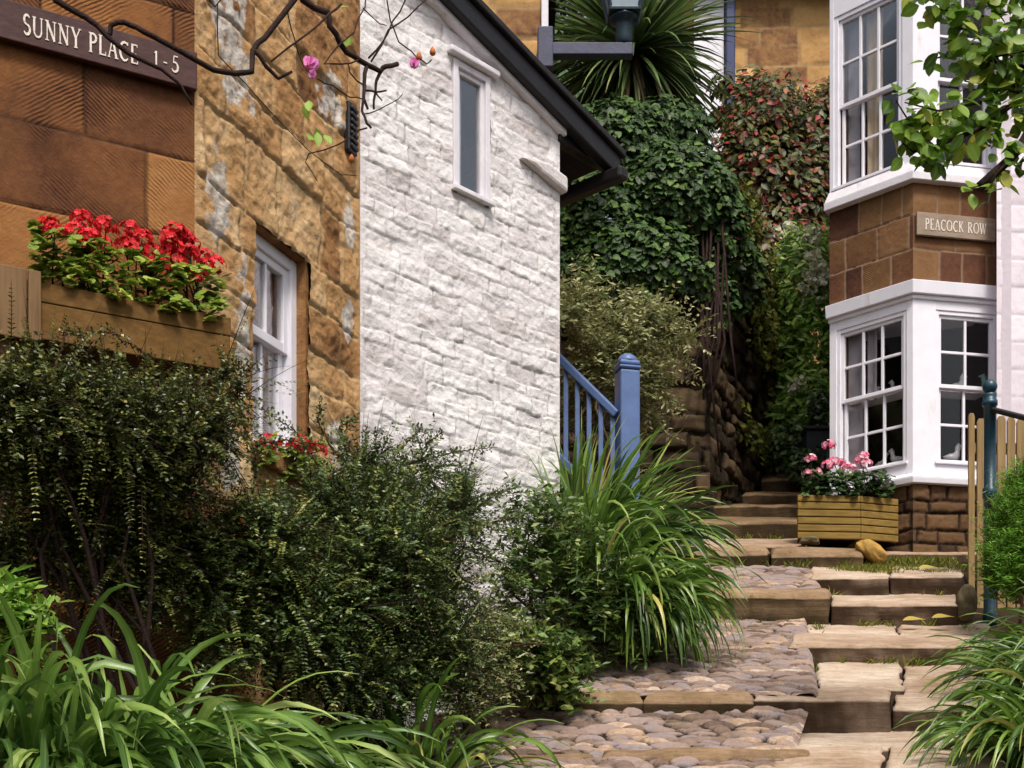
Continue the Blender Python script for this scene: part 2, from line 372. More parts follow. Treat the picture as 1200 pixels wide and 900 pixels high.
def hf_wall(name, fr, u0, u1, z0, z1, res, mat, parent, courses, lmin, lmax, seed, depth=.012, rnd=.02, mw=.006,
            namp=.01, nsc=5.0, bamp=.006, wob=.012, holes=(), top=None, patches=(), fine=.0, ends=True, erode=0, ledge=0):
    nu, nv = int((u1 - u0) / res) + 1, int((z1 - z0) / res) + 1
    U, Z = np.meshgrid(np.linspace(u0, u1, nu), np.linspace(z0, z1, nv))
    bid, di = layout(U, Z, courses, lmin, lmax, seed, wob)
    e = np.clip(di / rnd, 0, 1)
    er = 1 - erode * np.clip(.5 + fbm(U * 3.2, Z * 6, seed + 71, 4) * 3.2, 0, 1)
    h = er * depth * (np.sqrt(1 - (1 - e) ** 2) - 1) + (brand(bid, seed) - .5) * bamp * 2
    h = h + fbm(U * nsc, Z * nsc, seed + 40, 5) * namp * 2 + fbm(U * 26, Z * 26, seed + 60, 3) * fine * 2
    if ledge: h = h + ledge * np.tanh(fbm(U * 2.6 + fbm(U * 2, Z * 2, 5, 2) * 1.5, Z * 13 + U * .8, seed + 90, 4) * 16) * (.4 + 1.2 * vnoise(U * 3, Z * 5, seed))
    if ends:
        w = np.clip(np.minimum(U - u0, u1 - U) / .05, 0, 1); h = h * w
    mort_shade = np.clip(1.4 - di / mw, 0, 1) * er
    P = fr.arr(U.ravel(), h.ravel(), Z.ravel())
    patch = np.zeros(U.shape)
    for (pu, pz, ru, rz) in patches:
        q = 1 - np.sqrt(((U - pu) / ru) ** 2 + ((Z - pz) / rz) ** 2) + fbm(U * 12, Z * 12, seed + 80, 5) * 1.9 - .1
        patch = np.maximum(patch, np.clip(q * 16, 0, 1))
    keep = np.ones((nv - 1, nu - 1), bool)
    uc = (U[:-1, :-1] + U[1:, 1:]) / 2; zc = (Z[:-1, :-1] + Z[1:, 1:]) / 2
    for (a, b, c, d) in holes: keep &= ~((uc > a) & (uc < b) & (zc > c) & (zc < d))
    if top is not None: keep &= zc < top(uc)
    return mk(name, P, grid_faces(nu, nv, keep.ravel()), mat, parent,
              {'tone': brand(bid, seed + 5).ravel(), 'flip': brand(bid, seed + 6).ravel(), 'mort_shade': mort_shade.ravel(), 'patch': patch.ravel()},
              True, np.stack([U.ravel(), Z.ravel()], -1))

# ------------------------------------------------------------------ foliage
def nrm(a): return a / np.maximum(np.linalg.norm(a, axis=-1, keepdims=True), 1e-9)

def strap(P, D, N, L, W, nseg, prof, droop=0.0, fold=.25, tone=None, tip=0.0):
    """one narrow mesh per leaf: nseg cross sections of three points; returns V, F, tone"""
    P, D, N = np.asarray(P, float), nrm(np.asarray(D, float)), np.asarray(N, float)
    n = len(P); L = np.broadcast_to(L, n).astype(float); W = np.broadcast_to(W, n).astype(float)
    droop = np.broadcast_to(droop, n).astype(float)
    if tone is None: tone = rng.random(n)
    V = np.zeros((n, nseg + 1, 3, 3)); p, d = P.copy(), D.copy()
    for k in range(nseg + 1):
        s = nrm(np.cross(d, N)); up = np.cross(s, d)
        w = (W * prof[k] / 2)[:, None]
        V[:, k, 0] = p - s * w + up * w * fold; V[:, k, 1] = p; V[:, k, 2] = p + s * w + up * w * fold
        if k < nseg:
            p = p + d * (L / nseg)[:, None]
            d = d.copy(); d[:, 2] -= droop / nseg * (.35 + 1.3 * k / nseg); d = nrm(d)
    base = (np.arange(n) * (nseg + 1) * 3)[:, None]
    q = []
    for k in range(nseg):
        for c in (0, 1):
            a = k * 3 + c; q.append([a, a + 1, a + 4, a + 3])
    q = np.array(q); FQ = (base[:, :, None] + q[None]).reshape(-1, 4)
    al = np.linspace(0, 1, nseg + 1); tt = np.clip(tone[:, None] + (tip * al ** 5 - (.3 * tip * (1 - al) ** 3))[None], 0, 1)
    return V.reshape(-1, 3), FQ, np.repeat(tt, 3, axis=1).ravel()

def join(parts):
    Vs, Fs, Ts, o = [], [], [], 0
    for V, f, t in parts:
        Vs.append(V); Fs.append(f + o); Ts.append(t); o += len(V)
    return np.concatenate(Vs), np.concatenate(Fs), np.concatenate(Ts)

def leaves(name, parts, mat, parent=None):
    V, f, t = join(parts) if isinstance(parts, list) else parts
    return mk(name, V, f, mat, parent, {'tone': t, 'rib': (np.arange(len(V)) % 3 == 1).astype(float)}, True)

def randdir(n): return nrm(rng.normal(size=(n, 3)))

PL = {1: (.2, .05), 2: (.25, 1, .05), 3: (.15, 1, .85, .05), 4: (.15, .85, 1, .7, .03)}

def ell_points(ells, n, shell=.0):
    """points in ellipsoids (px, py, Z, rx px, ry px, rz m); weight by area; returns points and outward normals"""
    w = np.array([e[3] * e[4] for e in ells], float); w /= w.sum()
    idx = rng.choice(len(ells), n, p=w)
    d = randdir(n); r = (shell + (1 - shell) * rng.random(n)) ** (1 / 3 if shell == 0 else 1)
    E = np.array(ells, float)[idx]
    C = np.stack([(E[:, 0] - 600) / F * E[:, 2], E[:, 2], (PY - E[:, 1]) / F * E[:, 2]], -1)
    S = np.stack([E[:, 3] / F * E[:, 2], E[:, 5], E[:, 4] / F * E[:, 2]], -1)
    return C + d * S * r[:, None], nrm(d / S * S.mean(1, keepdims=True)), idx

def twig_shrub(ells, ntwig, lt, leaf, lw, per, up=.2, out=.8, side=(0, 0, 0), jitter=.5, shell=.35, tonebias=0):
    """leafy twigs: pairs of small leaves along curved shoots"""
    P, Nn, _ = ell_points(ells, ntwig, shell)
    D = nrm(Nn * out + randdir(ntwig) * jitter + np.array([0, 0, up]) + np.array(side))
    Lt = lt * rng.uniform(.5, 1.3, ntwig); bend = randdir(ntwig) * .5 + np.array([0, 0, -.25])
    tw = rng.random(ntwig) * .55
    LP, LD, LN, LT, SP = [], [], [], [], []
    K = per
    for k in range(K):
        s = (k + .5) / K
        p = P + D * (Lt * s)[:, None] + bend * (Lt * s * s * .5)[:, None]
        t = nrm(D + bend * s)
        for sg in (-1, 1):
            sd = nrm(np.cross(t, np.array([0, 0, 1.]) + randdir(ntwig) * .6)) * sg
            LP.append(p); LD.append(nrm(t * .45 + sd + randdir(ntwig) * .35)); LN.append(nrm(np.array([0, -.35, 1.]) + randdir(ntwig) * .8))
            LT.append(np.clip(tw + rng.random(ntwig) * .4 + s * .15 + tonebias, 0, 1))
    LP, LD, LN, LT = map(np.concatenate, (LP, LD, LN, LT))
    n = len(LP)
    lf = strap(LP, LD, LN, leaf * rng.uniform(.6, 1.25, n), lw * rng.uniform(.7, 1.2, n), 2, PL[2], .1, .3, LT)
    # shoots as thin three-sided straps
    st = strap(P, D, randdir(ntwig), Lt, .004, 2, (1, .8, .3), .2, .6)
    return lf, st, P

def stems(name, root, targets, mat, parent, r0=.014, wob=.12):
    m = MB()
    for t in targets:
        a, b = np.array(root) + np.array([random.uniform(-.08, .08), random.uniform(-.08, .08), 0]), np.array(t)
        mid = [a + (b - a) * s + np.array([random.uniform(-wob, wob), random.uniform(-wob, wob), .18 * math.sin(s * 3.1)]) * (s < 1) * (s > 0) for s in (0, .3, .6, .85, 1)]
        m.tube(mid, [r0, r0 * .8, r0 * .6, r0 * .4, r0 * .2], 6)
    return m.build(name, mat, parent)

def blades(c, n, L, W, spread, lean=(0, 0, 0), droop=1.6, rad=.12, prof=None, up0=1.0, tone=None):
    az = rng.uniform(0, math.tau, n); q = np.sqrt(rng.random(n))
    P = np.array(c) + np.stack([np.cos(az) * q * rad, np.sin(az) * q * rad * .8, 0 * az], -1)
    el = rng.uniform(.15, 1.0, n) * spread
    az2 = az + rng.normal(0, .5, n)
    D = nrm(np.stack([np.cos(az2) * el, np.sin(az2) * el, up0 * np.ones(n)], -1) + np.array(lean))
    N = nrm(np.cross(np.cross(D, np.array([0, 0, 1.])) + 1e-6, D) + randdir(n) * .25)
    LL = L * rng.uniform(.55, 1.15, n)
    prof = prof or (.7, .85, .95, 1, 1, 1, .97, .92, .84, .72, .55, .34, .04)
    return strap(P, D, N, LL, W * rng.uniform(.6, 1.15, n), 12, prof, droop * rng.uniform(.5, 1.35, n), .35, np.where(rng.random(n) < .025, 1.0, rng.random(n) * .82) if tone is None else tone, .28)

def flower_head(c, r, n, size, hemi=True):
    """rounded head of small five-petalled florets"""
    d = randdir(n)
    if hemi: d[:, 2] = np.abs(d[:, 2]) * 1.0 - .25; d = nrm(d)
    P = np.array(c) + d * r * rng.uniform(.8, 1.05, (n, 1)) * np.array([1.15, 1.15, .85])
    parts = []
    t0 = rng.random(n)
    a = nrm(np.cross(d, randdir(n))); b = np.cross(d, a)
    for k in range(5):
        th = k * math.tau / 5
        pd = nrm(a * math.cos(th) + b * math.sin(th) + d * .25)
        parts.append(strap(P, pd, d, size, size * .95, 2, (.35, 1, .5), 0, .15, np.clip(t0 * .7 + rng.random(n) * .3, 0, 1)))
    return parts

# ================================================================== ground
HZ = [(-300, -40), (-40, -11), (0, -1.68), (7, .34), (7.8, .62), (9.02, 1.17), (10.03, 1.57), (10.69, 1.9), (11.46, 2.3), (12.68, 2.78), (13.52, 3.17),
      (14.2, 3.5), (16, 4.15), (20, 5.5), (26, 6.9), (60, 15), (400, 60)]
def H(z): return float(np.interp(z, [a for a, _ in HZ], [b for _, b in HZ]))

xs = np.concatenate([np.linspace(-300, -8, 14), np.linspace(-7, 8, 76), np.linspace(9, 300, 14)])
zs = np.concatenate([np.linspace(-300, 1, 22), np.linspace(2, 22, 130), np.linspace(24, 400, 24)])
X, Y = np.meshgrid(xs, zs)
hz = np.interp(Y, [a for a, _ in HZ], [b for _, b in HZ]) - .14 + fbm(X * 1.3, Y * 1.3, 3, 4) * .08
tag(mk('ground', np.stack([X.ravel(), Y.ravel(), hz.ravel()], -1), grid_faces(len(xs), len(zs)), M['soil'], None, None, True), kind='structure')

def slab(name, fl, fr_, br, bl, thick, mat, seed, tone=None, rnd=.018, amp=.014, wob=.035, res=.017, kind='structure'):
    A, B, Cc, D = [np.array(q, float) for q in (fl, fr_, br, bl)]
    wd, dp = np.linalg.norm(B - A), np.linalg.norm(D - A)
    nu, nv = max(6, int(wd / res)), max(6, int(dp / res))
    s, t = np.meshgrid(np.linspace(0, 1, nu), np.linspace(0, 1, nv))
    s3, t3 = s[..., None], t[..., None]
    P = (A * (1 - s3) + B * s3) * (1 - t3) + (D * (1 - s3) + Cc * s3) * t3
    e = np.minimum(np.minimum(s, 1 - s) * wd, np.minimum(t, 1 - t) * dp)
    k = np.clip(e / rnd, 0, 1)
    P[..., 2] += rnd * .8 * (np.sqrt(1 - (1 - k) ** 2) - 1) + fbm(P[..., 0] * 3, P[..., 1] * 3, seed, 5) * amp * 2 * (.3 + .7 * k)
    P[..., 1] += fbm(P[..., 0] * 5, P[..., 0] * 0 + seed, seed, 4) * wob * 2 * (1 - t)
    P[..., 0] += fbm(P[..., 1] * 5, P[..., 1] * 0 + seed, seed + 3, 3) * wob * 2 * (1 - k)
    n = nu * nv
    ring = [P[0], P[:, -1][1:], P[-1][::-1][1:], P[:, 0][::-1][1:-1]]
    idx = np.arange(n).reshape(nv, nu)
    ri = np.concatenate([idx[0], idx[:, -1][1:], idx[-1][::-1][1:], idx[:, 0][::-1][1:-1]])
    rp = np.concatenate(ring); m = len(rp)
    V = [P.reshape(-1, 3)]; Fq = [grid_faces(nu, nv)]
    prev = ri
    for lv, fq in ((1, .035), (2, .3), (3, .6), (4, 1)):
        q = rp.copy(); q[:, 2] -= thick * fq
        jit = fbm(q[:, 0] * 6 + q[:, 1] * 6, q[:, 2] * 14, seed + 11, 4) * .05
        c = rp.mean(0); out = nrm((rp - c) * np.array([1, 1, 0])); q += out * (jit * (fq > .1))[:, None]
        V.append(q); cur = n + (lv - 1) * m + np.arange(m)
        Fq.append(np.stack([prev, cur, np.roll(cur, -1), np.roll(prev, -1)], -1)); prev = cur
    V = np.concatenate(V); tn = rng.uniform(.5, .85) if tone is None else tone
    tt = np.clip(tn + fbm(V[:, 0] * 1.2, V[:, 1] * 6, seed + 2, 4) * .5, 0, 1)
    sd = np.zeros(len(V)); sd[n:] = np.clip(.9 + fbm(V[n:, 0] * 5, V[n:, 2] * 12, seed + 4, 4) * 1.3, 0, 1)  # slab sides painted darker for shade from overhead light, and for mossy damp grime
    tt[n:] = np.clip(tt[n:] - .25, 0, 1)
    return tag(mk(name, V, [np.concatenate(Fq)], mat, None, {'tone': tt, 'mort_shade': sd}, True), kind=kind)

def px2(px, Z): return (px - 600) / F * Z
def q4(pl, pr, Za, ha, Zb, hb, plb=None, prb=None):
    return ((px2(pl, Za), Za, ha), (px2(pr, Za), Za, ha), (px2(prb or pr, Zb), Zb, hb), (px2(plb or pl, Zb), Zb, hb))

# right-hand flagstone steps, each slab a stone of its own
SL = [ # left px, right px, Za, ha, Zb, hb, thickness
    (905, 1035, 6.55, .235, 7.32, .49, .3), (1040, 1180, 6.55, .23, 7.34, .49, .3), (925, 1150, 7.35, .475, 7.86, .615, .3),
    (884, 1043, 7.76, .785, 8.12, .885, .34), (1047, 1150, 7.80, .735, 8.2, .87, .34), (957, 1055, 8.13, .885, 9.08, 1.17, .3), (1058, 1160, 8.22, .872, 9.1, 1.17, .3),
    (926, 1165, 8.98, 1.252, 9.5, 1.41, .22), (944, 1050, 9.51, 1.40, 10.08, 1.575, .22), (1054, 1160, 9.52, 1.41, 10.08, 1.57, .22),
    (974, 1122, 9.98, 1.698, 10.75, 1.915, .26), (950, 1040, 10.64, 2.02, 11.52, 2.28, .26), (1043, 1128, 10.66, 2.035, 11.52, 2.28, .26)]
for i, (a, b, Za, ha, Zb, hb, th) in enumerate(SL):
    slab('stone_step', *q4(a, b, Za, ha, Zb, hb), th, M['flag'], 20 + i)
# kerbs of the cobbled column
KB = [(560, 700, 7.02, .40, 7.18, .44), (703, 950, 7.04, .425, 7.2, .47), (636, 752, 7.72, .80, 7.9, .845), (755, 886, 7.72, .80, 7.9, .845),
      (800, 972, 9.98, 1.788, 10.22, 1.86), (806, 900, 11.4, 2.395, 11.75, 2.5), (903, 1010, 11.42, 2.385, 11.75, 2.49)]
for i, (a, b, Za, ha, Zb, hb) in enumerate(KB):
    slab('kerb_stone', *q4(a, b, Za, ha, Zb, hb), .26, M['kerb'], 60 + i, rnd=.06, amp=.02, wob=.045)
# the landing above and the flight that climbs away behind the planter
UP = [(800, 945, 11.74, 2.50, 12.74, 2.79), (948, 1150, 11.74, 2.44, 12.74, 2.68), (806, 960, 12.6, 2.895, 13.62, 3.19), (836, 955, 13.5, 3.27, 14.4, 3.5), (872, 950, 14.3, 3.585, 15.3, 3.86), (893, 960, 15.25, 3.98, 17.2, 4.7)]
for i, (a, b, Za, ha, Zb, hb) in enumerate(UP):
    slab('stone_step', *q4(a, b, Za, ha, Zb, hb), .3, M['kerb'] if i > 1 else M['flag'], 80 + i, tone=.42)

def cobbles(name, Za, ha, Zb, hb, xla, xlb, xra, xrb, seed):
    dp = math.hypot(Zb - Za, hb - ha); wd = max(xra - xla, xrb - xlb)
    nu, nv = int(wd / .009), int(dp / .006)
    s, t = np.meshgrid(np.linspace(0, 1, nu), np.linspace(0, 1, nv))
    Xx = (xla * (1 - t) + xlb * t) * (1 - s) + (xra * (1 - t) + xrb * t) * s
    Zz = Za * (1 - t) + Zb * t; hh = ha * (1 - t) + hb * t
    r = np.random.default_rng(seed); ce = [-1.2]
    while ce[-1] < dp + 1.2: ce.append(ce[-1] + r.uniform(.03, .048))
    mt = t * dp + (Xx - Xx.mean()) * .1 + .05 * np.sin(Xx * 2.2 + seed)
    bid, di, la, lb_ = layout(Xx, mt, ce, .09, .24, seed, .02, 5.0, True)
    rb = brand(bid, seed)
    q = (np.abs(la) ** 2 + np.abs(lb_) ** 2.2) ** (1 / 2.1) / (.92 + .16 * brand(bid, seed + 2)) + fbm(Xx * 14, mt * 24, seed, 3) * .3
    dome = np.sqrt(np.clip(1 - q ** 2, 0, 1))
    d = .026 * dome ** .8 - .016 + (rb - .5) * .018 * (dome > 0) + (brand(bid, seed + 3) - .3) * .03 * lb_ * (dome > 0) + fbm(Xx * 22, mt * 22, seed + 1, 3) * .01
    gap = np.clip((q - .9) / .1, 0, 1)
    edge = np.clip(np.minimum(s, 1 - s) * wd / .03, 0, 1); d = d * edge - .02 * (1 - edge)
    V = np.stack([Xx.ravel(), Zz.ravel(), (hh + d).ravel()], -1)
    return tag(mk(name, V, grid_faces(nu, nv), M['cobble'], None, {'tone': brand(bid, seed + 8).ravel(), 'mort_shade': gap.ravel()}, True), kind='structure')
cobbles('cobbled_path', 6.3, .1, 7.06, .40, px2(480, 6.3), px2(500, 7.06), px2(920, 6.3), px2(925, 7.06), 1)
cobbles('cobbled_path', 7.17, .425, 7.78, .735, px2(500, 7.17), px2(540, 7.78), px2(930, 7.17), px2(948, 7.78), 2)
cobbles('cobbled_path', 7.80, .80, 10.04, 1.60, px2(630, 7.86), px2(800, 10.04), px2(958, 7.86), px2(945, 10.04), 3)
cobbles('cobbled_path', 10.12, 1.81, 11.48, 2.27, px2(800, 10.18), px2(820, 11.48), px2(965, 10.18), px2(950, 11.48), 4)
cobbles('cobbled_path', 17.1, 4.78, 20.2, 5.75, 2.6, 2.9, 4.1, 4.6, 5)

# ================================================================== stone cottage on the left
C0 = np.array([-.2325 * 6.4, 6.4])
SW = Fr(C0, 28.9); WW = Fr(C0, 68.8)
house = thing('stone_cottage', (C0[0], C0[1], 0), 'brown and golden sandstone cottage with a white sash window', 'cottage')
hf_wall('wall', SW, -2.2, 0, -.6, 6.2, .011, M['ashlar'], house, [-1, -.45, -.1, .26, .62, .98, 1.34, 1.70, 2.06, 2.42, 2.79, 3.16, 3.52, 3.86, 4.2, 4.6, 5, 5.4, 5.8, 6.5], .55, 1.25, 4,
        depth=.016, rnd=.012, mw=.006, namp=.005, nsc=4, bamp=.004, wob=.004, fine=.001)
wu0, wu1, wz0, wz1 = WW.hit(298.5), WW.hit(362), 1.98, 3.12
WEND = WW.hit(422)
pp = lambda px, py, ru, rz: (*WW.hit(px, py), ru, rz)
hf_wall('wall', WW, 0, WEND, -.6, 6.2, .010, M['rubble'], house, [-1, -.3, .1, .5, .95, 1.3, 1.62, 1.98, 2.22, 2.46, 2.66, 2.9, 3.12, 3.5, 3.72, 3.98, 4.2, 4.5, 4.9, 5.3, 5.7, 6.6], .22, .62, 21,
        depth=.030, rnd=.022, mw=.02, namp=.014, nsc=6, bamp=.014, wob=.026, fine=.009, erode=.25, ledge=.002, holes=[(wu0, wu1, wz0, wz1)],
        patches=[pp(268, 35, .16, .32), pp(283, 90, .1, .16), pp(388, 118, .12, .14), pp(411, 270, .07, .22), pp(412, 385, .07, .16), pp(255, 240, .1, .25), pp(285, 390, .06, .3), pp(268, 520, .1, .2), pp(396, 520, .1, .12)])
m = MB()
m.box(WW, wu0 - .03, wu0 + .002, -.24, -.02, wz0, wz1); m.box(WW, wu1 - .002, wu1 + .03, -.24, -.02, wz0, wz1)
m.box(WW, wu0 - .03, wu1 + .03, -.24, -.02, wz1 - .002, wz1 + .05)
m.build('window_reveal', M['rubble'], house)
MB().box(WW, wu0 - .06, wu1 + .06, -.2, .05, wz0 - .1, wz0).build('window_ledge', M['rubble'], house, .012)
m = MB(); m.box(SW, -2.2, -2.1, -4, -.06, -.6, 6.2); m.box(WW, WEND - .1, WEND, -3, -.06, -.6, 6.2); m.build('rear_wall', M['rubble'], house)
MB().prism(Fr((-6, 9.2), 0), [(0, 6.1), (4.3, 6.1), (2.1, 7.6)], -1.6, 4.0).build('roof', M['slate'], house)

def wavy(name, fr, u0, u1, z0, z1, d, mat, parent, amp=.02, f=60):
    nu = max(12, int((u1 - u0) / .008)); U, Z = np.meshgrid(np.linspace(u0, u1, nu), np.linspace(z0, z1, 6))
    dd = d + amp * np.sin(U * f + np.sin(U * 19) * 2) * (.6 + .4 * np.sin(Z * 3 + U * 5))
    return mk(name, fr.arr(U.ravel(), dd.ravel(), Z.ravel()), grid_faces(nu, 6), mat, parent, None, True)

def sash(parent, fr, u0, u1, z0, z1, zm, d, cols, ru, rl, fw=.05, sw=.035, bw=.018, mat='whitepaint', drop=.03, curtains=(), single=False):
    """box-sash window: frame mesh with two sashes and their panes as sub-parts"""
    f = MB()
    f.box(fr, u0, u0 + fw, d - .09, d, z0, z1); f.box(fr, u1 - fw, u1, d - .09, d, z0, z1)
    f.box(fr, u0 + fw, u1 - fw, d - .09, d - .002, z1 - fw, z1); f.box(fr, u0 - .015, u1 + .015, d - .08, d + .03, z0, z0 + fw * .7)
    w = f.build('window', M[mat], parent, .004)
    for nm, a, b, dd, rows in (('casement', z0 + fw * .7, z1 - fw, d - .02, 1),) if single else (('upper_sash', zm - sw * .5, z1 - fw, d - .02, ru), ('lower_sash', z0 + fw * .7, zm + sw * .5, d - .02 - drop, rl)):
        s = MB(); ua, ub = u0 + fw, u1 - fw
        if nm == 'lower_sash': ua += .012; ub -= .004
        s.box(fr, ua, ua + sw, dd - .035, dd, a, b); s.box(fr, ub - sw, ub, dd - .035, dd, a, b)
        s.box(fr, ua + sw, ub - sw, dd - .035, dd - .001, b - sw, b); s.box(fr, ua + sw, ub - sw, dd - .035, dd - .001, a, a + sw * 1.15)
        for k in range(1, cols):
            x = ua + sw + (ub - ua - 2 * sw) * k / cols; s.box(fr, x - bw / 2, x + bw / 2, dd - .03, dd - .004, a + sw, b - sw)
        for k in range(1, rows):
            z = a + sw + (b - a - 2 * sw) * k / rows; s.box(fr, ua + sw, ub - sw, dd - .028, dd - .006, z - bw / 2, z + bw / 2)
        s.build(nm, M[mat], w, .003, 1)
        MB().box(fr, ua + .01, ub - .01, dd - .022, dd - .016, a + .01, b - .01).build('pane', M['glass'], w)
    for (a, b, c, e, mt) in curtains:
        wavy('curtain', fr, u0 + (u1 - u0) * a, u0 + (u1 - u0) * b, z0 + (z1 - z0) * c, z0 + (z1 - z0) * e, d - .115, M[mt], w)
    return w
sash(house, WW, wu0, wu1, wz0, wz1 - .004, 2.62, -.075, 2, 1, 1, .06, .045, .02, curtains=[(.05, .95, .0, .46, 'net'), (.62, .97, .46, .98, 'greycurtain')])
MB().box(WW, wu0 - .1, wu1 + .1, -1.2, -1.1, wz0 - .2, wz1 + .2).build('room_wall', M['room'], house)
u, z = WW.hit(408, 152)
m = MB(); m.box(WW, u - .05, u + .05, .0, .035, z - .14, z + .14)
for k in range(7): m.box(WW, u - .04, u + .04, .03, .05, z - .12 + k * .036, z - .1 + k * .036)
m.build('air_vent', M['vent'], house, .006)

# lettering built from strokes
def glyph(ch):
    T, t = .15, .075; S = []
    L = lambda x1, y1, x2, y2, w: S.append([(x1, y1, w), (x2, y2, w)])
    def A(cx, cy, rx, ry, a0, a1, w0, w1=None):
        n = 12; S.append([(cx + rx * math.cos(R(a0 + (a1 - a0) * k / n)), cy + ry * math.sin(R(a0 + (a1 - a0) * k / n)),
                           w0 + ((w1 or w0) - w0) * math.sin(math.pi * k / n)) for k in range(n + 1)])
    sf = lambda x, y, l=.26: L(x - l / 2, y, x + l / 2, y, .05)
    w = .66
    if ch == 'S': A(.27, .745, .2, .235, 35, 265, t, T); A(.26, .26, .22, .24, 95, -150, t, T); w = .56
    elif ch == 'U': L(.12, 1, .12, .3, T); A(.38, .3, .26, .28, 180, 360, .1); L(.64, 1, .64, .3, t); sf(.12, .98); sf(.64, .98, .22); w = .82
    elif ch == 'N': L(.13, 1, .13, 0, t); L(.11, .98, .66, .02, T); L(.66, 1, .66, 0, t); sf(.1, .98); sf(.13, .02); sf(.66, .98); w = .84
    elif ch == 'Y': L(.06, 1, .34, .48, T); L(.62, 1, .34, .48, t); L(.34, .5, .34, 0, T); sf(.08, .98); sf(.62, .98, .2); sf(.34, .02); w = .68
    elif ch in 'PR':
        L(.13, 1, .13, 0, T); A(.2, .735, .33, .235, 90, -90, .08, T); L(.13, .97, .22, .97, .06); L(.13, .5, .22, .5, .06); sf(.12, .98); sf(.13, .02); w = .62
        if ch == 'R': L(.28, .5, .64, .02, T); sf(.64, .02, .16); w = .74
    elif ch == 'L': L(.13, 1, .13, 0, T); L(.13, .03, .52, .03, .07); L(.52, .0, .52, .2, .05); sf(.13, .98); w = .58
    elif ch == 'A': L(.08, 0, .36, 1, t); L(.36, 1, .66, 0, T); L(.2, .36, .52, .36, .06); sf(.08, .02, .2); sf(.66, .02); w = .76
    elif ch == 'C': A(.42, .5, .35, .47, 48, 312, t, T); L(.65, .84, .65, 1, .05); w = .76
    elif ch == 'O': A(.42, .5, .36, .47, 90, 270, t, T); A(.42, .5, .36, .47, 270, 450, t, T); w = .86
    elif ch == 'E': L(.13, 1, .13, 0, T); L(.13, .97, .5, .97, .07); L(.13, .5, .44, .5, .06); L(.13, .03, .54, .03, .07); L(.5, .86, .5, 1, .05); L(.54, 0, .54, .16, .05); w = .62
    elif ch == 'K': L(.13, 1, .13, 0, T); L(.15, .42, .56, .98, t); L(.26, .56, .64, .02, T); sf(.13, .98); sf(.13, .02); sf(.56, .98, .2); sf(.64, .02, .18); w = .72
    elif ch == 'W': L(.04, 1, .27, .02, T); L(.27, .02, .47, 1, t); L(.45, 1, .68, .02, T); L(.68, .02, .88, 1, t); sf(.06, .98); sf(.88, .98, .2); w = .94
    elif ch == '1': L(.2, .98, .2, 0, .12); sf(.2, .02); L(.06, .84, .2, .98, .06); w = .42
    elif ch == '5': L(.16, .97, .46, .97, .07); L(.16, .97, .13, .56, .06); A(.22, .31, .25, .29, 115, -150, .07, T); w = .56
    elif ch == '-': L(.05, .42, .32, .42, .07); w = .4
    else: w = .42
    return S, w

def lettering(text, fr, u0, z0, h, d, parent, width=None, sp=.1):
    gs = [glyph(c) for c in text]; tot = sum(w + sp for _, w in gs) * h
    kx = (width / tot) if width else 1
    m = MB(); x = u0; th = .003
    for S, w in gs:
        for st in S:
            for i, ((x1, y1, w1), (x2, y2, w2)) in enumerate(zip(st, st[1:])):
                dx, dy = x2 - x1, y2 - y1; ln = math.hypot(dx, dy) or 1e-6; nx, ny = -dy / ln, dx / ln
                e = 0 if len(st) == 2 else .012
                a = [(x1 - dx / ln * e + nx * w1 / 2, y1 - dy / ln * e + ny * w1 / 2), (x1 - dx / ln * e - nx * w1 / 2, y1 - dy / ln * e - ny * w1 / 2),
                     (x2 + dx / ln * e - nx * w2 / 2, y2 + dy / ln * e - ny * w2 / 2), (x2 + dx / ln * e + nx * w2 / 2, y2 + dy / ln * e + ny * w2 / 2)]
                off = (i % 3) * .0004 + random.random() * .0003
                m.prism(fr, [(x + q[0] * h * kx, z0 + q[1] * h) for q in a], d, d + th + off)
        x += (w + sp) * h * kx
    return m.build('lettering', M['letter'], parent)

u0, z0 = SW.hit(-14, 52); u1, z1 = SW.hit(227, 66)
sg = thing('street_sign', SW(0, 0, 3.5), 'dark brown wooden house sign lettered SUNNY PLACE on the ashlar wall', 'sign')
MB().box(SW, u0, u1 + .005, .012, .045, 3.478, 3.652).build('board', M['signwood'], sg, .005)
ua = SW.hit(25); ub = SW.hit(161); uc = SW.hit(211)
lettering('SUNNY PLACE', SW, ua, 3.518, .088, .0455, sg, ub - ua)
lettering('1-5', SW, SW.hit(177), 3.53, .075, .0455, sg, uc - SW.hit(177), .3)

# ================================================================== white cottage
C1 = np.array(WW(WEND, 0, 0)[:2]); WH = Fr(C1, 46.3)
UE = WH.hit(656)
cot = thing('white_cottage', (C1[0], C1[1], 0), 'whitewashed rough stone gable with one small window and a black verge', 'cottage')
ga, gb = WH.hit(535, 10, .1), WH.hit(725, 205, .1)                    # underside line of the verge
gs_ = (gb[1] - ga[1]) / (gb[0] - ga[0]); verge = lambda u, o=0: ga[1] + (u - ga[0]) * gs_ + o
vw0, vw1 = WH.hit(530), WH.hit(574)
vz0 = WH.hit(550, 233)[1]; vz1 = WH.hit(550, 78)[1]
ce = [.2]; r_ = np.random.default_rng(3)
while ce[-1] < 7: ce.append(ce[-1] + r_.uniform(.07, .125))
hf_wall('wall', WH, 0, UE, .3, 5.9, .0095, M['whitewall'], cot, ce, .14, .36, 8, depth=.013, rnd=.013, mw=.005, namp=.010, nsc=8, bamp=.004, wob=.022,
        holes=[(vw0, vw1, vz0, vz1)], top=lambda u: verge(u, .12), fine=.006, erode=.55, ledge=.0022)
m = MB(); m.prism(WH, [(UE - .14, .2), (UE - .003, .2), (UE - .003, verge(UE) + .08), (UE - .14, verge(UE) + .1)], -2.4, -.02)
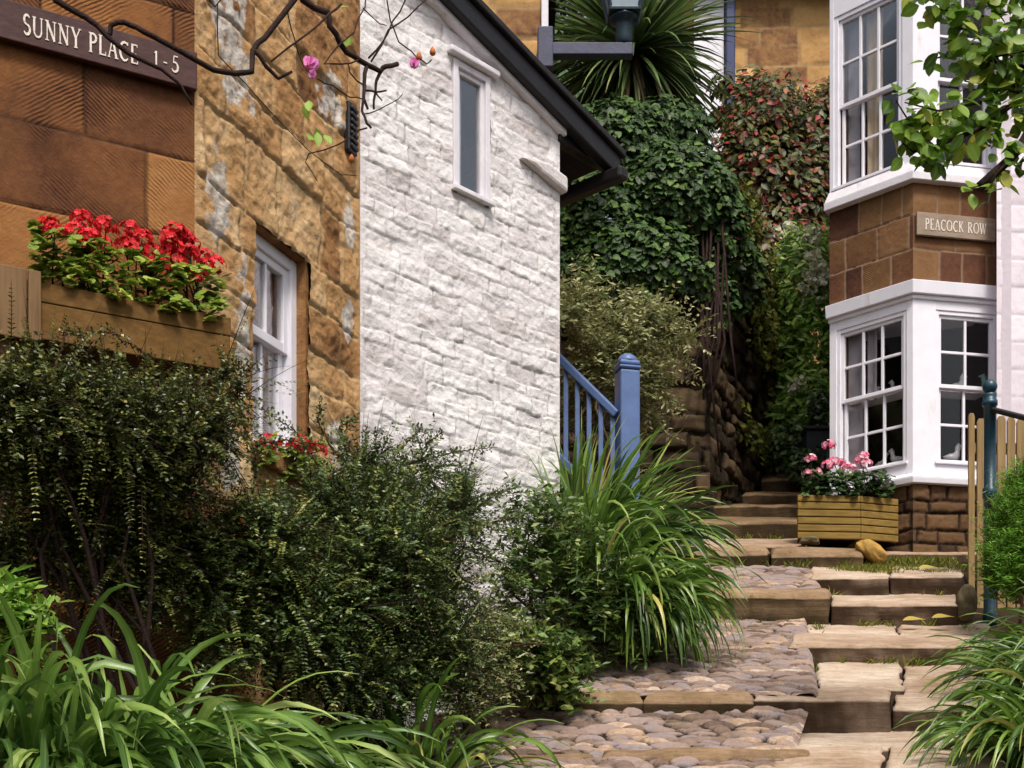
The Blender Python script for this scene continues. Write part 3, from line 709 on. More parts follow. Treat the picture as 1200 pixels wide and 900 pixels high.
m.box(WH, 0, UE, -2.5, -2.4, .2, 4.5); m.build('side_wall', M['whitewall'], cot)
sash(cot, WH, vw0 + .004, vw1 - .004, vz0 + .004, vz1 - .004, (vz0 + vz1) / 2, .012, 1, 1, 1, .04, .03, .015, 'whitepaint2', .0, curtains=[(.05, .52, .02, .97, 'net')], single=True)
MB().box(WH, vw0 - .05, vw1 + .05, -.02, .05, vz1 + .006, vz1 + .045).build('window_hood', M['whitepaint2'], cot, .01)
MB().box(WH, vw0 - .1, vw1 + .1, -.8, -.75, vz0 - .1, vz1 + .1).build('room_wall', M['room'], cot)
ur = gb[0] + .02; ul = -1.2
m = MB(); m.prism(WH, [(ul, verge(ul, .0)), (ur, verge(ur, .0)), (ur, verge(ur, .14)), (ul, verge(ul, .14))], .02, .1); m.build('bargeboard', M['black'], cot, .012)
m = MB(); m.prism(WH, [(ul, verge(ul, .142)), (ur + .03, verge(ur + .03, .142)), (ur + .03, verge(ur + .03, .19)), (ul, verge(ul, .19))], -2.7, .13); m.build('roof', M['slate'], cot, .01)
m = MB(); m.prism(WH, [(.2, verge(.2, -.035)), (UE + .02, verge(UE + .02, -.035)), (UE + .02, verge(UE + .02, .005)), (.2, verge(.2, .005))], -.05, .05); m.build('verge_fillet', M['whitepaint2'], cot, .008)
# kneeler stone under the eaves corner
ka, kb = WH.hit(606, 186), WH.hit(672, 218)
m = MB(); m.prism(WH, [(ka[0], ka[1]), (UE + .03, ka[1] - .09), (UE + .03, ka[1] + .02), (ka[0] + .25, ka[1] + .05)], -.1, .055); m.build('kneeler_stone', M['whitewall'], cot, .02)
g0, g1 = WH(ur - .08, .2, verge(ur, -.03)), WH(ur - .08, -2.6, verge(ur, -.0))
m = MB(); m.beam(g0, g1, .10, .09); m.build('gutter', M['black'], cot, .02)
m = MB(); m.beam(WH(UE - .02, -.02, verge(UE) - .04), WH(ur + .05, -.02, verge(UE) - .05), .08, .07); m.build('gutter_bracket', M['black'], cot, .01)

# ================================================================== sandstone house behind the white cottage, and the lamp
gh = Fr((-3.2, 12.2), 0)
gx = px2(642, 12.2) + 3.2
g = thing('sandstone_house', (-1, 12.2, 0), 'golden sandstone wall end rising behind the black roof verge', 'house')
hf_wall('wall', gh, 0, gx, 2.2, 9, .03, M['farstone'], g, np.arange(2, 9.5, .27), .3, .7, 15, depth=.02, rnd=.03, mw=.014, namp=.02, bamp=.012, fine=.006)
m = MB(); m.box(gh, gx - .2, gx, -4, -.03, 2.2, 9); m.build('side_wall', M['farstone'], g)
MB().box(gh, gx - .06, gx + .004, .01, .05, 7.2, 9).build('corner_trim', M['whitepaint2'], g, .01)
m = MB(); m.prism(gh, [(-1, 8.9), (gx + .15, 8.9), (gx + .15, 9.1), (-1, 10)], -4.2, .15); m.build('roof', M['slate'], g)

ZL = 11.9
lamp = thing('street_lamp', pt(639, 58, ZL), 'dark wall lantern on an iron bracket in front of the palm', 'street lamp')
m = MB(); a, b = pt(630, 82, ZL), pt(648, 35, ZL); m.abox((a[0], ZL - .06, a[2]), (b[0], ZL + .32, b[2])); m.build('wall_plate', M['iron'], lamp, .008)
a, b = pt(646, 67, ZL), pt(741, 53, ZL); m = MB(); m.abox((a[0], ZL - .05, a[2]), (b[0], ZL + .05, b[2])); m.build('arm', M['iron'], lamp, .008)
lx, ly, lz = pt(731, 53, ZL)
m = MB(); m.lathe((lx, ly, lz), [(.055, 0), (.06, .02), (.075, .05), (.07, .16), (.09, .2), (.13, .215), (.13, .235)], 12); m.build('lamp_base', M['lampteal'], lamp)
lan = MB()
zb = lz + .235; sq = lambda h, z: [(lx - h, ly - h, z), (lx + h, ly - h, z), (lx + h, ly + h, z), (lx - h, ly + h, z)]
lan.hexa(sq(.135, zb) + sq(.14, zb + .025))
lan.hexa(sq(.215, zb + .44) + sq(.225, zb + .48)); lan.hexa(sq(.24, zb + .482) + sq(.06, zb + .66)); lan.hexa(sq(.05, zb + .662) + sq(.06, zb + .74))
for sx in (-1, 1):
    for sy in (-1, 1): lan.beam((lx + sx * .125, ly + sy * .125, zb + .02), (lx + sx * .205, ly + sy * .205, zb + .45), .028, .028)
lo = lan.build('lantern', M['lampteal'], lamp, .004)
MB().hexa(sq(.118, zb + .026) + sq(.196, zb + .44)).build('lantern_glass', M['lampglass'], lo)

# ================================================================== bay-windowed house
CB = np.array([px2(1070, 12), 12.0]); lb = .843
LB = CB + np.array([-math.sqrt(.5), math.sqrt(.5)]) * lb
BL, BF = Fr(LB, -45), Fr(CB, 11); bf = .84
RB = CB + BF.u * bf
def bayplan(d, back=.5):
    k = (BL.n + BF.n) / (1 + BL.n @ BF.n) * d
    return [LB + BL.n * d - BL.u * d * .2, CB + k, RB + BF.n * d, RB - BF.n * back, LB + np.array([.3, back])]
def bayslab(m, d, z0, z1, back=.5, din=0):
    p = bayplan(d, back); q = bayplan(d + din, back)
    a = [m.bm.verts.new((x[0], x[1], z0)) for x in p]; b = [m.bm.verts.new((x[0], x[1], z1)) for x in q]
    m.bm.faces.new(a[::-1]); m.bm.faces.new(b)
    for i in range(5): m.bm.faces.new([a[i], a[(i + 1) % 5], b[(i + 1) % 5], b[i]])
bay = thing('bay_house', (CB[0], CB[1], 2.4), 'white two-storey bay window house with brown stone band and stone base', 'house')
lz = {'base': 3.10, 'sill': 3.2, 'wb': 3.285, 'mid': 3.985, 'wt': 4.645, 'head': 4.76, 'corn': 4.875, 'us': 5.745, 'usill': 5.93, 'uwb': 5.93, 'umid': 6.70, 'uwt': 7.53, 'top': 8.6}
ck = [1.8, 2.0, 2.14, 2.3, 2.42, 2.58, 2.7, 2.86, 2.96, 3.12]
def window_wall(fr, ulen, ua, ub, z0, zb, zt, z1, m, th=.1):
    m.box(fr, 0, ua, -th, 0, z0, z1); m.box(fr, ub, ulen, -th, 0, z0, z1)
    m.box(fr, ua, ub, -th, -.002, z0, zb); m.box(fr, ua, ub, -th, -.002, zt, z1)
m = MB()
L0, L1 = BL.hit(980), BL.hit(1062); F0, F1 = BF.hit(1097), bf - .02
U0, U1 = BL.hit(977), BL.hit(1057); G0, G1 = BF.hit(1095), BF.hit(1166)
window_wall(BL, lb, L0, L1, lz['sill'], lz['wb'], lz['wt'], lz['head'], m); window_wall(BF, bf, F0, F1, lz['sill'], lz['wb'], lz['wt'], lz['head'], m)
m.build('lower_bay_panel', M['whitepaint'], bay, .004)
m = MB(); window_wall(BL, lb, U0, U1, lz['us'], lz['uwb'], lz['uwt'], lz['top'], m); window_wall(BF, bf, G0, G1, lz['us'], lz['uwb'], lz['uwt'], lz['top'], m)
m.build('upper_bay_panel', M['whitepaint'], bay, .004)
m = MB(); bayslab(m, .05, lz['head'] + .001, lz['corn'], din=.012); bayslab(m, .02, lz['head'] - .035, lz['head']); m.build('lower_cornice', M['whitepaint'], bay, .006)
m = MB(); bayslab(m, .045, lz['base'], lz['base'] + .05, din=.01); bayslab(m, .055, lz['base'] + .051, lz['sill'] - .01, din=-.025); m.build('lower_sill', M['whitepaint'], bay, .006)
m = MB(); bayslab(m, .075, lz['us'], lz['us'] + .07, din=.0); bayslab(m, .07, lz['us'] + .071, lz['usill'] + .0, din=-.06); m.build('upper_sill', M['whitepaint2'], bay, .006)
hb = [4.86, 5.17, 5.47, 5.76]
for fr_, ln, sd in ((BL, lb, 5), (BF, bf, 9)):
    hf_wall('stone_band', fr_, 0, ln, 4.874, 5.747, .009, M['baystone'], bay, hb, .18, .42, sd + 30, depth=.012, rnd=.02, mw=.009, namp=.006, bamp=.003, wob=.008, fine=.002)
    hf_wall('stone_base', fr_, 0, ln, 1.9, 3.102, .011, M['basestone'], bay, ck, .12, .36, sd + 50, depth=.035, rnd=.04, mw=.014, namp=.02, bamp=.012, wob=.02, fine=.006)
curL = [(.03, .30, .03, .97, 'greycurtain'), (.34, .5, .5, .97, 'greycurtain')]
sash(bay, BL, L0, L1, lz['wb'], lz['wt'], lz['mid'], -.01, 3, 2, 2, .035, .03, .024, curtains=curL)
sash(bay, BF, F0, F1, lz['wb'], lz['wt'], lz['mid'], -.01, 2, 2, 2, .035, .03, .024, curtains=[(.02, .16, .05, .97, 'greycurtain')])
sash(bay, BL, U0, U1, lz['uwb'], lz['uwt'], lz['umid'], -.01, 3, 2, 2, .04, .03, .024, curtains=[(.02, .30, .02, .98, 'greycurtain'), (.38, .62, .02, .98, 'curtain')])
sash(bay, BF, G0, G1, lz['uwb'], lz['uwt'], lz['umid'], -.01, 2, 2, 2, .04, .03, .024)
m = MB()
back = Fr(LB + np.array([.8, 1.4]), 0)
m.box(back, -.33, 3, -.1, 0, 2, 8.6)
m.build('room_wall', M['room'], bay)
m = MB()
sd_ = Fr(LB + np.array([.02, .0]), 74); m.box(sd_, .0, 5, .02, .15, 1.9, 8.6); m.build('side_wall', M['baystone'], bay)
for nm_, d_, a_, b_ in (('floor_slab', -.1, 4.9, 5.0), ('floor_slab', -.1, 3.15, 3.27), ('bay_roof', .15, 8.6, 8.75)):
    m = MB(); bayslab(m, d_, a_, b_, 1.3); m.build(nm_, M['room'], bay)
m = MB(); m.prism(sd_, [(.3, 8.76), (5, 8.76), (5, 8.9), (.3, 8.9)], .05, 4); m.build('roof', M['slate'], bay)
for fr_, a, b in ((BL, L0, L1), (BF, F0, F1)):
    MB().box(fr_, a + .05, b - .05, -.30, -.12, lz['mid'] - .012, lz['mid'] + .008).build('display_shelf', M['whitepaint2'], bay)

def bird(px, zb, fr, label, mat, s=1, flip=1, dd=-.2):
    s *= .8; u = fr.hit(px, None, dd); t = thing('bird_figurine', fr(u, dd, zb), label, 'figurine')
    P = lambda a, b: fr(u + a * s * flip, dd, zb + b * s)
    m = MB(); m.tube([P(-.075, .05), P(-.05, .048), P(-.02, .045), P(.015, .05), P(.035, .075), P(.04, .10), P(.045, .125), P(.052, .14), P(.075, .137), P(.09, .133)],
                     [.006 * s, .02 * s, .036 * s, .036 * s, .026 * s, .018 * s, .023 * s, .022 * s, .008 * s, .002 * s], 12)
    m.build('body', M[mat], t); MB().lathe(P(0, 0), [(.03 * s, 0), (.032 * s, .008), (.012 * s, .02)], 12).build('stand', M[mat], t)
sh = lz['mid'] + .008
bird(1050, sh, BL, 'white china bird behind the corner pane of the left lower window', 'porcelain', 1.1, -1)
bird(1025, sh, BL, 'small white china bird beside the grey curtain on the upper shelf', 'porcelain', .9, 1)
bird(994, sh - .0, BL, 'teal pottery bird at the curtain edge of the left lower window', 'tealporcelain', 1.1, 1)
bird(1122, sh, BF, 'pale china dove with raised neck on the front window shelf', 'porcelain', 1.4, 1)
bird(1159, sh, BF, 'teal pottery bird on the front window shelf near the green post', 'tealporcelain', 1.5, -1)
bird(1033, lz['wb'] + .05, BL, 'white figurine on the sill behind the middle lower pane', 'porcelain', 1.1, 1, -.16)
bird(1051, lz['wb'] + .05, BL, 'white figurine on the sill behind the lower pane nearest the bay corner', 'porcelain', 1.3, -1, -.16)
bird(1116, lz['wb'] + .05, BF, 'largest white figurine on the sill of the front lower window', 'porcelain', 1.5, 1, -.16)

sg = thing('street_sign', BF(.1, 0, 5.5), 'pale grey wooden street sign lettered PEACOCK ROW on the brown stone band', 'sign')
sa, sz = BF.hit(1072, 277); sb = BF.hit(1164)
zc = (sz + .09)
MB().box(BF, sa, sb, .012, .042, 5.275, 5.475).build('board', M['signgrey'], sg, .004)
lettering('PEACOCK ROW', BF, BF.hit(1084, None, .04), 5.325, .095, .0425, sg, BF.hit(1156, None, .04) - BF.hit(1084, None, .04))

# pinkish rendered house to the right
PW = Fr((px2(1168, 11.9), 11.9), 6)
pk = thing('rendered_house', PW(0, 0, 1.6), 'pinkish white rendered house wall right of the bay', 'house')
ph = (PW.hit(1176), PW.hit(1222), 6.25, 8.1)
hf_wall('wall', PW, 0, 3.4, 1.4, 9, .02, M['pinkwall'], pk, np.arange(1.2, 9.4, .24), .3, .6, 33, depth=.010, rnd=.02, mw=.006, namp=.008, bamp=.003, wob=.01, fine=.003, holes=[ph])
sash(pk, PW, ph[0] + .003, ph[1] - .003, ph[2] + .003, ph[3] - .003, 7.2, -.03, 2, 2, 2, .05, .035, .024)
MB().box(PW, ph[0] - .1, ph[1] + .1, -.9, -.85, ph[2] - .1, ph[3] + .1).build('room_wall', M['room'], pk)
rt = Fr((px2(1168, 11.9), 11.9), math.degrees(math.atan2(1, .357)))
m = MB(); m.box(rt, .02, 3, .01, .12, 1.4, 9); m.build('side_wall', M['pinkwall'], pk)
m = MB(); m.box(PW, -.1, 3.5, -3, .2, 9.0, 9.1); m.build('roof', M['slate'], pk)

# ================================================================== far house above the hedge
FH = Fr((px2(850, 24), 24), -4)
fh = thing('far_house', FH(1, 0, 5), 'far golden sandstone house with dark eaves above the red hedge', 'house')
hf_wall('wall', FH, 0, 3.6, 5.5, 14.7, .04, M['farstone'], fh, np.arange(5, 16, .34), .45, .95, 19, depth=.02, rnd=.04, mw=.014, namp=.02, bamp=.008, fine=.006)
m = MB(); m.prism(FH, [(-.6, 14.95), (3.9, 14.52), (3.9, 14.72), (-.6, 15.3)], -3, .4); m.build('roof', M['slate'], fh)
MB().box(FH, .0, .16, .02, .14, 5.5, 14.9).build('drainpipe', M['navy'], fh, .02)
MB().box(FH, -.55, -.02, -.06, .0, 11.9, 14.8).build('door_panel', M['whitepaint'], fh, .01)
MB().box(FH, -1.6, -.56, -.1, -.01, 5.5, 15).build('side_wall', M['farstone'], fh)

# ================================================================== retaining wall and bank
RW = Fr((-.6, 13.3), 0); rl = px2(832, 13.3) + .6
cr = RW(rl, 0, 0); SWr = Fr((cr[0], cr[1]), 68)
rw = thing('retaining_wall', (cr[0], cr[1], 3), 'dark mossy rubble retaining wall beside the climbing steps', 'wall')
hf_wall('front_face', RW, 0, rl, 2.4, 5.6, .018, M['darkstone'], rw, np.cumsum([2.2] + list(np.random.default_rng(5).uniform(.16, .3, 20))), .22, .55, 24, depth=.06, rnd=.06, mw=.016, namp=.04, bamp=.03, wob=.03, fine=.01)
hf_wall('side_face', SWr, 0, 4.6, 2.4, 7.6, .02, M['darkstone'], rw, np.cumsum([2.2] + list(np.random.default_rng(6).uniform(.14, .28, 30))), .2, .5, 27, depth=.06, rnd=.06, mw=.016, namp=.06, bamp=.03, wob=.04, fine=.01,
        top=lambda u: 5.6 + u * .36 + fbm(u * 2, u * 0, 4) * .3)
e1 = SWr(4.6, -.05, 0)
bk = [(-.6, 13.35), (cr[0] - .05, 13.35), (e1[0], e1[1]), (e1[0] + .4, 23), (-.6, 23)]
bv = [(x, y, 2.0) for x, y in bk] + [(x, y, 5.45 + (y - 13.35) * .3) for x, y in bk]
m = MB(); vs = [m.bm.verts.new(v) for v in bv]; m.bm.faces.new(vs[5:])
for i in range(5): m.bm.faces.new([vs[i], vs[(i + 1) % 5], vs[5 + (i + 1) % 5], vs[5 + i]])
tag(m.build('earth_bank', M['soil']), kind='structure')

# ================================================================== blue stair railing
rail = thing('stair_railing', pt(735, 700, 10), 'blue painted wooden stair railing with chamfered newel post beside the white gable', 'railing')
nx_, ny_, _ = pt(735, 0, 10); zb, zt = 1.5, pt(0, 428, 10)[2]
hw = .076
nf = Fr((nx_, ny_), 14)
m = MB(); m.box(nf, -hw, hw, -hw, hw, zb, zt - .05); m.box(nf, -hw * 1.12, hw * 1.12, -hw * 1.12, hw * 1.12, zt - .048, zt - .02); m.box(nf, -hw, hw, -hw, hw, zt - .018, zt + .02)
npost = m.build('newel_post', M['blue'], rail, .016, 3)
m = MB(); m.lathe((nx_, ny_, zt + .012), [(hw * .98, 0), (hw * .95, .02), (hw * .8, .045), (hw * .5, .062), (hw * .05, .07)], 16); m.build('post_cap', M['blue'], rail)
a, b = pt(724, 487, 10.0), pt(605, 371, 10.35)
MB().beam(a, b, .09, .06).build('handrail', M['blue'], rail, .012)
lo_ = np.array([0, 0, -.74])
MB().beam(a + lo_, b + lo_, .06, .06).build('bottom_rail', M['blue'], rail, .008)
for k, px in enumerate((718, 704.5, 691, 677.5, 664, 650.5, 637)):
    s = (724 - px) / 119; p = a + (b - a) * s
    MB().beam(p + lo_ + np.array([0, 0, .02]), p + np.array([0, 0, -.02]), .036, .036, (0, 1, 0)).build('baluster', M['blue'], rail, .005)

# ================================================================== flower box and geraniums
fb = thing('window_box', SW(-.35, .2, 2.1), 'long weathered wooden flower box fixed to the brown ashlar wall', 'flower box')
dz = .3
bu1 = SW.hit(270, None, dz); bz0, bz1 = 2.105, 2.345; bu0 = -1.25; bum = SW.hit(50, None, dz)
MB().box(SW, bu0, bu1, dz - .025, dz, bz0, bz1 - .085).build('front_board', M['boxwood'], fb, .004)
MB().box(SW, bu0, bu1 + .003, dz - .025, dz + .003, bz1 - .083, bz1).build('front_board', M['boxwood'], fb, .004)
MB().box(SW, bu1 - .025, bu1, .03, dz - .026, bz0, bz1 - .01).build('end_board', M['boxwood'], fb, .004)
MB().box(SW, bu0, bu1 - .026, .03, dz - .026, bz0, bz0 + .02).build('base_board', M['boxwood'], fb)
MB().box(SW, bu0, bu1 - .03, .04, dz - .03, bz0 + .021, bz1 - .05).build('compost', M['soil'], fb)
for a, b in ((-3, 31), (33, 48)):
    MB().box(SW, SW.hit(a, None, dz + .02), SW.hit(b, None, dz + .02), dz + .004, dz + .028, bz0 - .02, bz1 + .035).build('corner_board', M['greywood'], fb, .004)
MB().box(SW, SW.hit(2, None, dz), SW.hit(16, None, dz), .02, dz - .03, bz0 - .5, bz0 - .005).build('bracket', M['greywood'], fb, .004)

def geranium(base, heads, leafpts, label, group, mats=('red', 'gerleaf'), hr=.042, nf=26, fs=.017, ls=.062, cat='geranium', Zs=None):
    t = thing('geranium', base, label, cat, group)
    hp = [np.array(h) for h in heads]
    m = MB()
    for h in hp:
        b = np.array(base) + np.array([random.uniform(-.05, .05), random.uniform(-.03, .03), 0]); mid = (b + h) / 2 + np.array([random.uniform(-.03, .03), -.01, .02])
        m.tube([b, mid, h], [.005, .004, .003], 5)
    m.build('stem', M['gerdark'], t)
    P = np.array(leafpts); n = len(P)
    D = nrm(randdir(n) * np.array([1, 1, .3]) + np.array([.1, -.5, -.05])); N = nrm(np.array([0, -.45, .9]) + randdir(n) * .5)
    tn = np.clip(rng.random(n) * .8 + .1, 0, 1); prt = []
    # rounded scalloped leaf: five overlapping lobes from one point
    S = nrm(np.cross(D, N))
    for k, an in enumerate((-100, -50, 0, 50, 100)):
        dd = nrm(D * math.cos(R(an)) + S * math.sin(R(an)))
        prt.append(strap(P + N * .0015 * k, dd, N, ls * .55, ls * .55, 3, (.25, 1, 1.05, .5), .25, .12, tn))
    leaves('foliage', prt, M[mats[1]], t)
    for h in hp:
        leaves('flower_head', flower_head(h + np.array([0, 0, .012]), hr * random.uniform(.85, 1.15), nf, fs), M[mats[0]], t)
    return t
def fbp(px, py, d): u, z = SW.hit(px, py, d); return np.array(SW(u, d, z))
HEADS = [(58, 268), (64, 275), (96, 260), (88, 276), (104, 282), (124, 268), (98, 292), (118, 290), (152, 274), (148, 292), (166, 282), (178, 298), (196, 284), (186, 316), (204, 296), (216, 282), (206, 310), (222, 300), (232, 326), (240, 306), (250, 314), (222, 290), (160, 300), (205, 276)]
HEADS.sort()
lab = ['red geranium with lime leaves at the near end of the wall flower box', 'red geranium with the tallest flower heads in the wall flower box', 'red geranium in the middle of the wall flower box', 'red geranium at the stone corner end of the wall flower box']
for k, (a, b) in enumerate(((40, 90), (90, 145), (145, 200), (200, 262))):
    hs = [fbp(x, y, .17 + random.uniform(-.06, .08)) for x, y in HEADS if a <= x < b]
    n = 95
    lx_ = rng.uniform(a, b + 4, n); ly_ = 312 + .26 * (lx_ - 150) + rng.uniform(-22, 44, n)
    lp = [fbp(x, y, rng.uniform(.1, .33)) for x, y in zip(lx_, ly_)]
    geranium(SW(SW.hit((a + b) / 2, None, .17), .17, bz1 - .06), hs, lp, lab[k], 'red geraniums in the wall flower box')
wb = [np.array(WW(*((lambda h: (h[0], .1, h[1]))(WW.hit(x, y, .1))))) for x, y in ((348, 526), (360, 528), (316, 522), (352, 522), (370, 530))]
geranium(WW((wu0 + wu1) / 2, .09, 1.93), wb, [w + rng.normal(size=3) * .05 - np.array([0, 0, .06]) for w in wb for _ in range(12)],
         'small red geranium on the ledge of the sash window', 'window geranium', hr=.05, nf=30)

# ================================================================== planter by the bay
pf = Fr(pt(935, 0, 11.85)[:2], 4); pw = pf.hit(1053)
pz0, pz1 = 2.62, 2.985
zt0 = pf.hit(990, 580)[1]
pz1 = zt0; pz0 = pf.hit(990, 632)[1]
pl = thing('planter', pf(pw / 2, -.2, pz0), 'slatted yellowish wooden planter box under the bay window', 'planter')
m = MB(); ns = 6; hh = (pz1 - pz0) / ns; pm = pf.hit(1009)
for k in range(ns): m.box(pf, 0, pm - .002, -.03, 0, pz0 + k * hh + .004, pz0 + (k + 1) * hh - .004)
m.build('front_panel', M['planterwood'], pl, .006)
f2 = Fr(pf(pm, 0, 0)[:2], 18); w2 = f2.hit(1053)
m = MB()
for k in range(ns): m.box(f2, .002, w2, -.03, 0, pz0 + k * hh + .004, pz0 + (k + 1) * hh - .004)
m.build('side_panel', M['planterwood'], pl, .006)
m = MB(); m.box(pf, .14, pm, -.42, -.031, pz0 + .02, pz1 - .03); m.build('compost', M['soil'], pl)
m = MB()
for k in range(ns):
    m.box(pf, .13, pw * .9, -.46, -.43, pz0 + k * hh + .004, pz0 + (k + 1) * hh - .004)
m.build('back_panel', M['planterwood'], pl, .006)
m = MB(); rp_ = Fr(pf(.004, -.032, 0)[:2], 78)
for k in range(ns): m.box(rp_, 0, .42, .0, .025, pz0 + k * hh + .004, pz0 + (k + 1) * hh - .004)
m.build('end_panel', M['planterwood'], pl, .006)
def pfp(px, py, d): u, z = pf.hit(px, py, d); return np.array(pf(u, d, z))
PH = [[(971, 524), (950, 539), (947, 557), (955, 556)], [(970, 547), (977, 543), (985, 545), (993, 550)], [(1008, 542), (1014, 546), (998, 552), (1011, 538)]]
lab = ['pale pink geranium with tall single head at the left of the slatted planter', 'pink geranium with mixed pale and deep heads in the middle of the slatted planter', 'deep pink geranium above dark leaves at the right of the slatted planter']
for k, (hs, (a, b)) in enumerate(zip(PH, ((942, 972), (965, 1008), (1000, 1046)))):
    n = 110; X_, Y_ = rng.uniform(a, b, n), rng.uniform(553, 582, n)
    geranium(pf(pf.hit((a + b) / 2, None, -.2), -.2, pz1 - .04), [pfp(x, y, -.12) for x, y in hs], [pfp(x, y, rng.uniform(-.35, .02)) for x, y in zip(X_, Y_)],
             lab[k], 'pink geraniums in the slatted planter', ('pink', 'gerdark'), .05, 22, .019, .07)

# ================================================================== post with handrails, picket fence
ps = thing('handrail_post', pt(1160, 715, 10.1), 'dark teal iron post with ball finial and two handrails beside the fence', 'post')
cx, cy, _ = pt(1160, 0, 10.1); zt = pt(0, 462, 10.1)[2]; zb = 1.55
m = MB(); hw = .04
m.lathe((cx, cy, 0), [(.052, zb), (.052, zb + .1), (.046, zb + .11), (.046, 2.5), (.054, 2.505), (.054, 2.57), (.043, 2.58), (.043, zt - .09), (.056, zt - .085), (.056, zt - .05), (.045, zt - .045), (.05, zt - .015), (.05, zt), (.03, zt + .004)], 12)
m.build('shaft', M['teal'], ps)
m = MB(); m.lathe((cx, cy, zt + .055), [(.002, -.056)] + [(.054 * math.cos(a), .054 * math.sin(a)) for a in np.linspace(-1.35, 1.35, 9)] + [(.002, .056)], 16); m.build('ball_finial', M['teal'], ps)
MB().beam(pt(1163, 480, 10.1), pt(1290, 512, 8.2), .05, .035).build('handrail', M['slate'], ps, .01)
MB().tube([pt(1161, 583, 10.1), pt(1300, 672, 8.2)], .028, 10).build('lower_rail', M['teal'], ps)

fo = Fr(pt(1134, 0, 10.75)[:2], 2)
fence = thing('picket_fence', fo(.3, 0, 1.95), 'honey coloured wooden picket fence behind the teal post', 'fence')
x = 0.0
for k in range(12):
    wdt = .05 if k == 0 else random.uniform(.062, .074); tz = fo.hit(1145, 488 + random.uniform(-3, 4))[1] + (0 if k < 2 else -.005 * k)
    MB().prism(fo, [(x, 1.7), (x + wdt, 1.7), (x + wdt, tz - .03), (x + wdt * .8, tz), (x + wdt * .2, tz), (x, tz - .03)], 0, .022).build('picket', M['picket'], fence, .004)
    x += wdt + (.012 if k != 0 else .018)
for z in (2.25, 3.02):
    MB().box(fo, .02, x, -.05, -.002, z, z + .08).build('rail', M['picket'], fence, .004)

# ================================================================== stones, leaves and small things on the path
def rock(name, c, r, label, mat, seed, cat='stone', tilt=0):
    me = bmesh.new(); bmesh.ops.create_icosphere(me, subdivisions=4, radius=1)
    V = np.array([v.co[:] for v in me.verts]); Fc = np.array([[v.index for v in f.verts] for f in me.faces]); me.free()
    V = np.sign(V) * np.abs(V) ** .75
    V *= (1 + (fbm(V[:, 0] * 1.3 + V[:, 2], V[:, 1] * 1.3 - V[:, 2], seed, 4) * .6)[:, None])
    V *= np.array(r); ca, sa = math.cos(tilt), math.sin(tilt)
    V = np.stack([V[:, 0] * ca + V[:, 2] * sa, V[:, 1], -V[:, 0] * sa + V[:, 2] * ca], -1) + np.array(c)
    return tag(mk(name, V, Fc, M[mat], None, None, True), label, cat)
rock('stone', pt(1021, 647, 11.5), (.135, .11, .07), 'loose ochre stone leaning on the grass before the planter', 'rock', 3, tilt=.65)
rock('stone', pt(1132, 708, 10.0), (.07, .08, .13), 'upright mossy grey stone at the foot of the teal post', 'greyrock', 8)
rock('stone', pt(948, 634, 11.7), (.09, .07, .035), 'small flat pale stone at the left foot of the slatted planter', 'greyrock', 12)
for k, (px, py, Z, lb_) in enumerate(((1072, 725, 9.75, 'yellow fallen leaf lying left of its pair against the step riser'), (1106, 722, 9.7, 'yellow fallen leaf nearest the mossy grey stone'), (1090, 664, 11.1, 'small fallen leaf on the top step edge'))):
    V, f, tn = strap([pt(px - 14, py + 2, Z)], [(1, .1, .12)], [(0, -.6, 1)], .17, .075, 6, (.1, .7, 1, .9, .55, .25, .03), .25, .3, np.array([.6]))
    tag(mk('fallen_leaf', V, f, M['fallen'], None, {'tone': tn}, True), lb_, 'leaf', 'fallen leaves on the steps')
tr = thing('stone_trough', pt(957, 524, 15), 'dark slate trough among the greenery left of the bay', 'trough')
a = pt(943, 525, 15); m = MB(); m.abox((a[0], 14.9, a[2] - .3), (a[0] + .5, 15.4, a[2] + .17)); m.build('basin', M['trough'], tr, .015)
m = MB(); m.abox((a[0] - .02, 14.87, a[2] + .172), (a[0] + .52, 15.43, a[2] + .21)); m.build('rim', M['trough'], tr, .01)

# moss and short grass on the landing: nobody could count it
n = 5200
px_, Z_ = rng.uniform(962, 1128, n), rng.uniform(10.9, 11.72, n)
keep = fbm(px_ * .03, Z_ * 4, 5, 3) + .12 - np.abs(Z_ - 11.4) * .25 > -.02
px_, Z_ = px_[keep], Z_[keep]; n = len(px_)
hz_ = 2.25 + (Z_ - 11.5) * .3 + np.where(Z_ > 11.5, .04, 0) + fbm(px_ * .05, Z_ * 3, 8, 3) * .03
P = np.stack([(px_ - 600) / F * Z_, Z_, hz_], -1)
tag(leaves('grass', strap(P, randdir(n) * np.array([.7, .7, .3]) + np.array([0, 0, .8]), randdir(n), .07, .009, 2, (.8, 1, .1), .8, .3), M['moss']), kind='stuff')

n = 2600
lines = [((886, 7.72), (640, 7.72)), ((950, 7.8), (960, 9.9)), ((1150, 8.0), (1135, 9.9)), ((1120, 9.96), (975, 9.96)), ((972, 9.94), (830, 9.94)), ((950, 10.2), (960, 11.4)), ((1010, 11.4), (830, 11.4)), ((930, 12.58), (830, 12.58)), ((1150, 8.96), (930, 8.96)), ((1120, 10.64), (960, 10.64))]
k = rng.integers(0, len(lines), n); q = np.clip(rng.random(n), 0, 1); A_ = np.array([l[0] for l in lines])[k]; B_ = np.array([l[1] for l in lines])[k]
C_ = A_ + (B_ - A_) * q[:, None]; clot = vnoise(C_[:, 0] * .09, C_[:, 1] * 5, 3); C_, ok = C_[clot > .56], None; n = len(C_)
X_ = px2(C_[:, 0], C_[:, 1]) + rng.normal(size=n) * .012; Zz = C_[:, 1] + rng.normal(size=n) * .012
P = np.stack([X_, Zz, np.interp(Zz, [a for a, _ in HZ], [b for _, b in HZ]) - .02], -1)
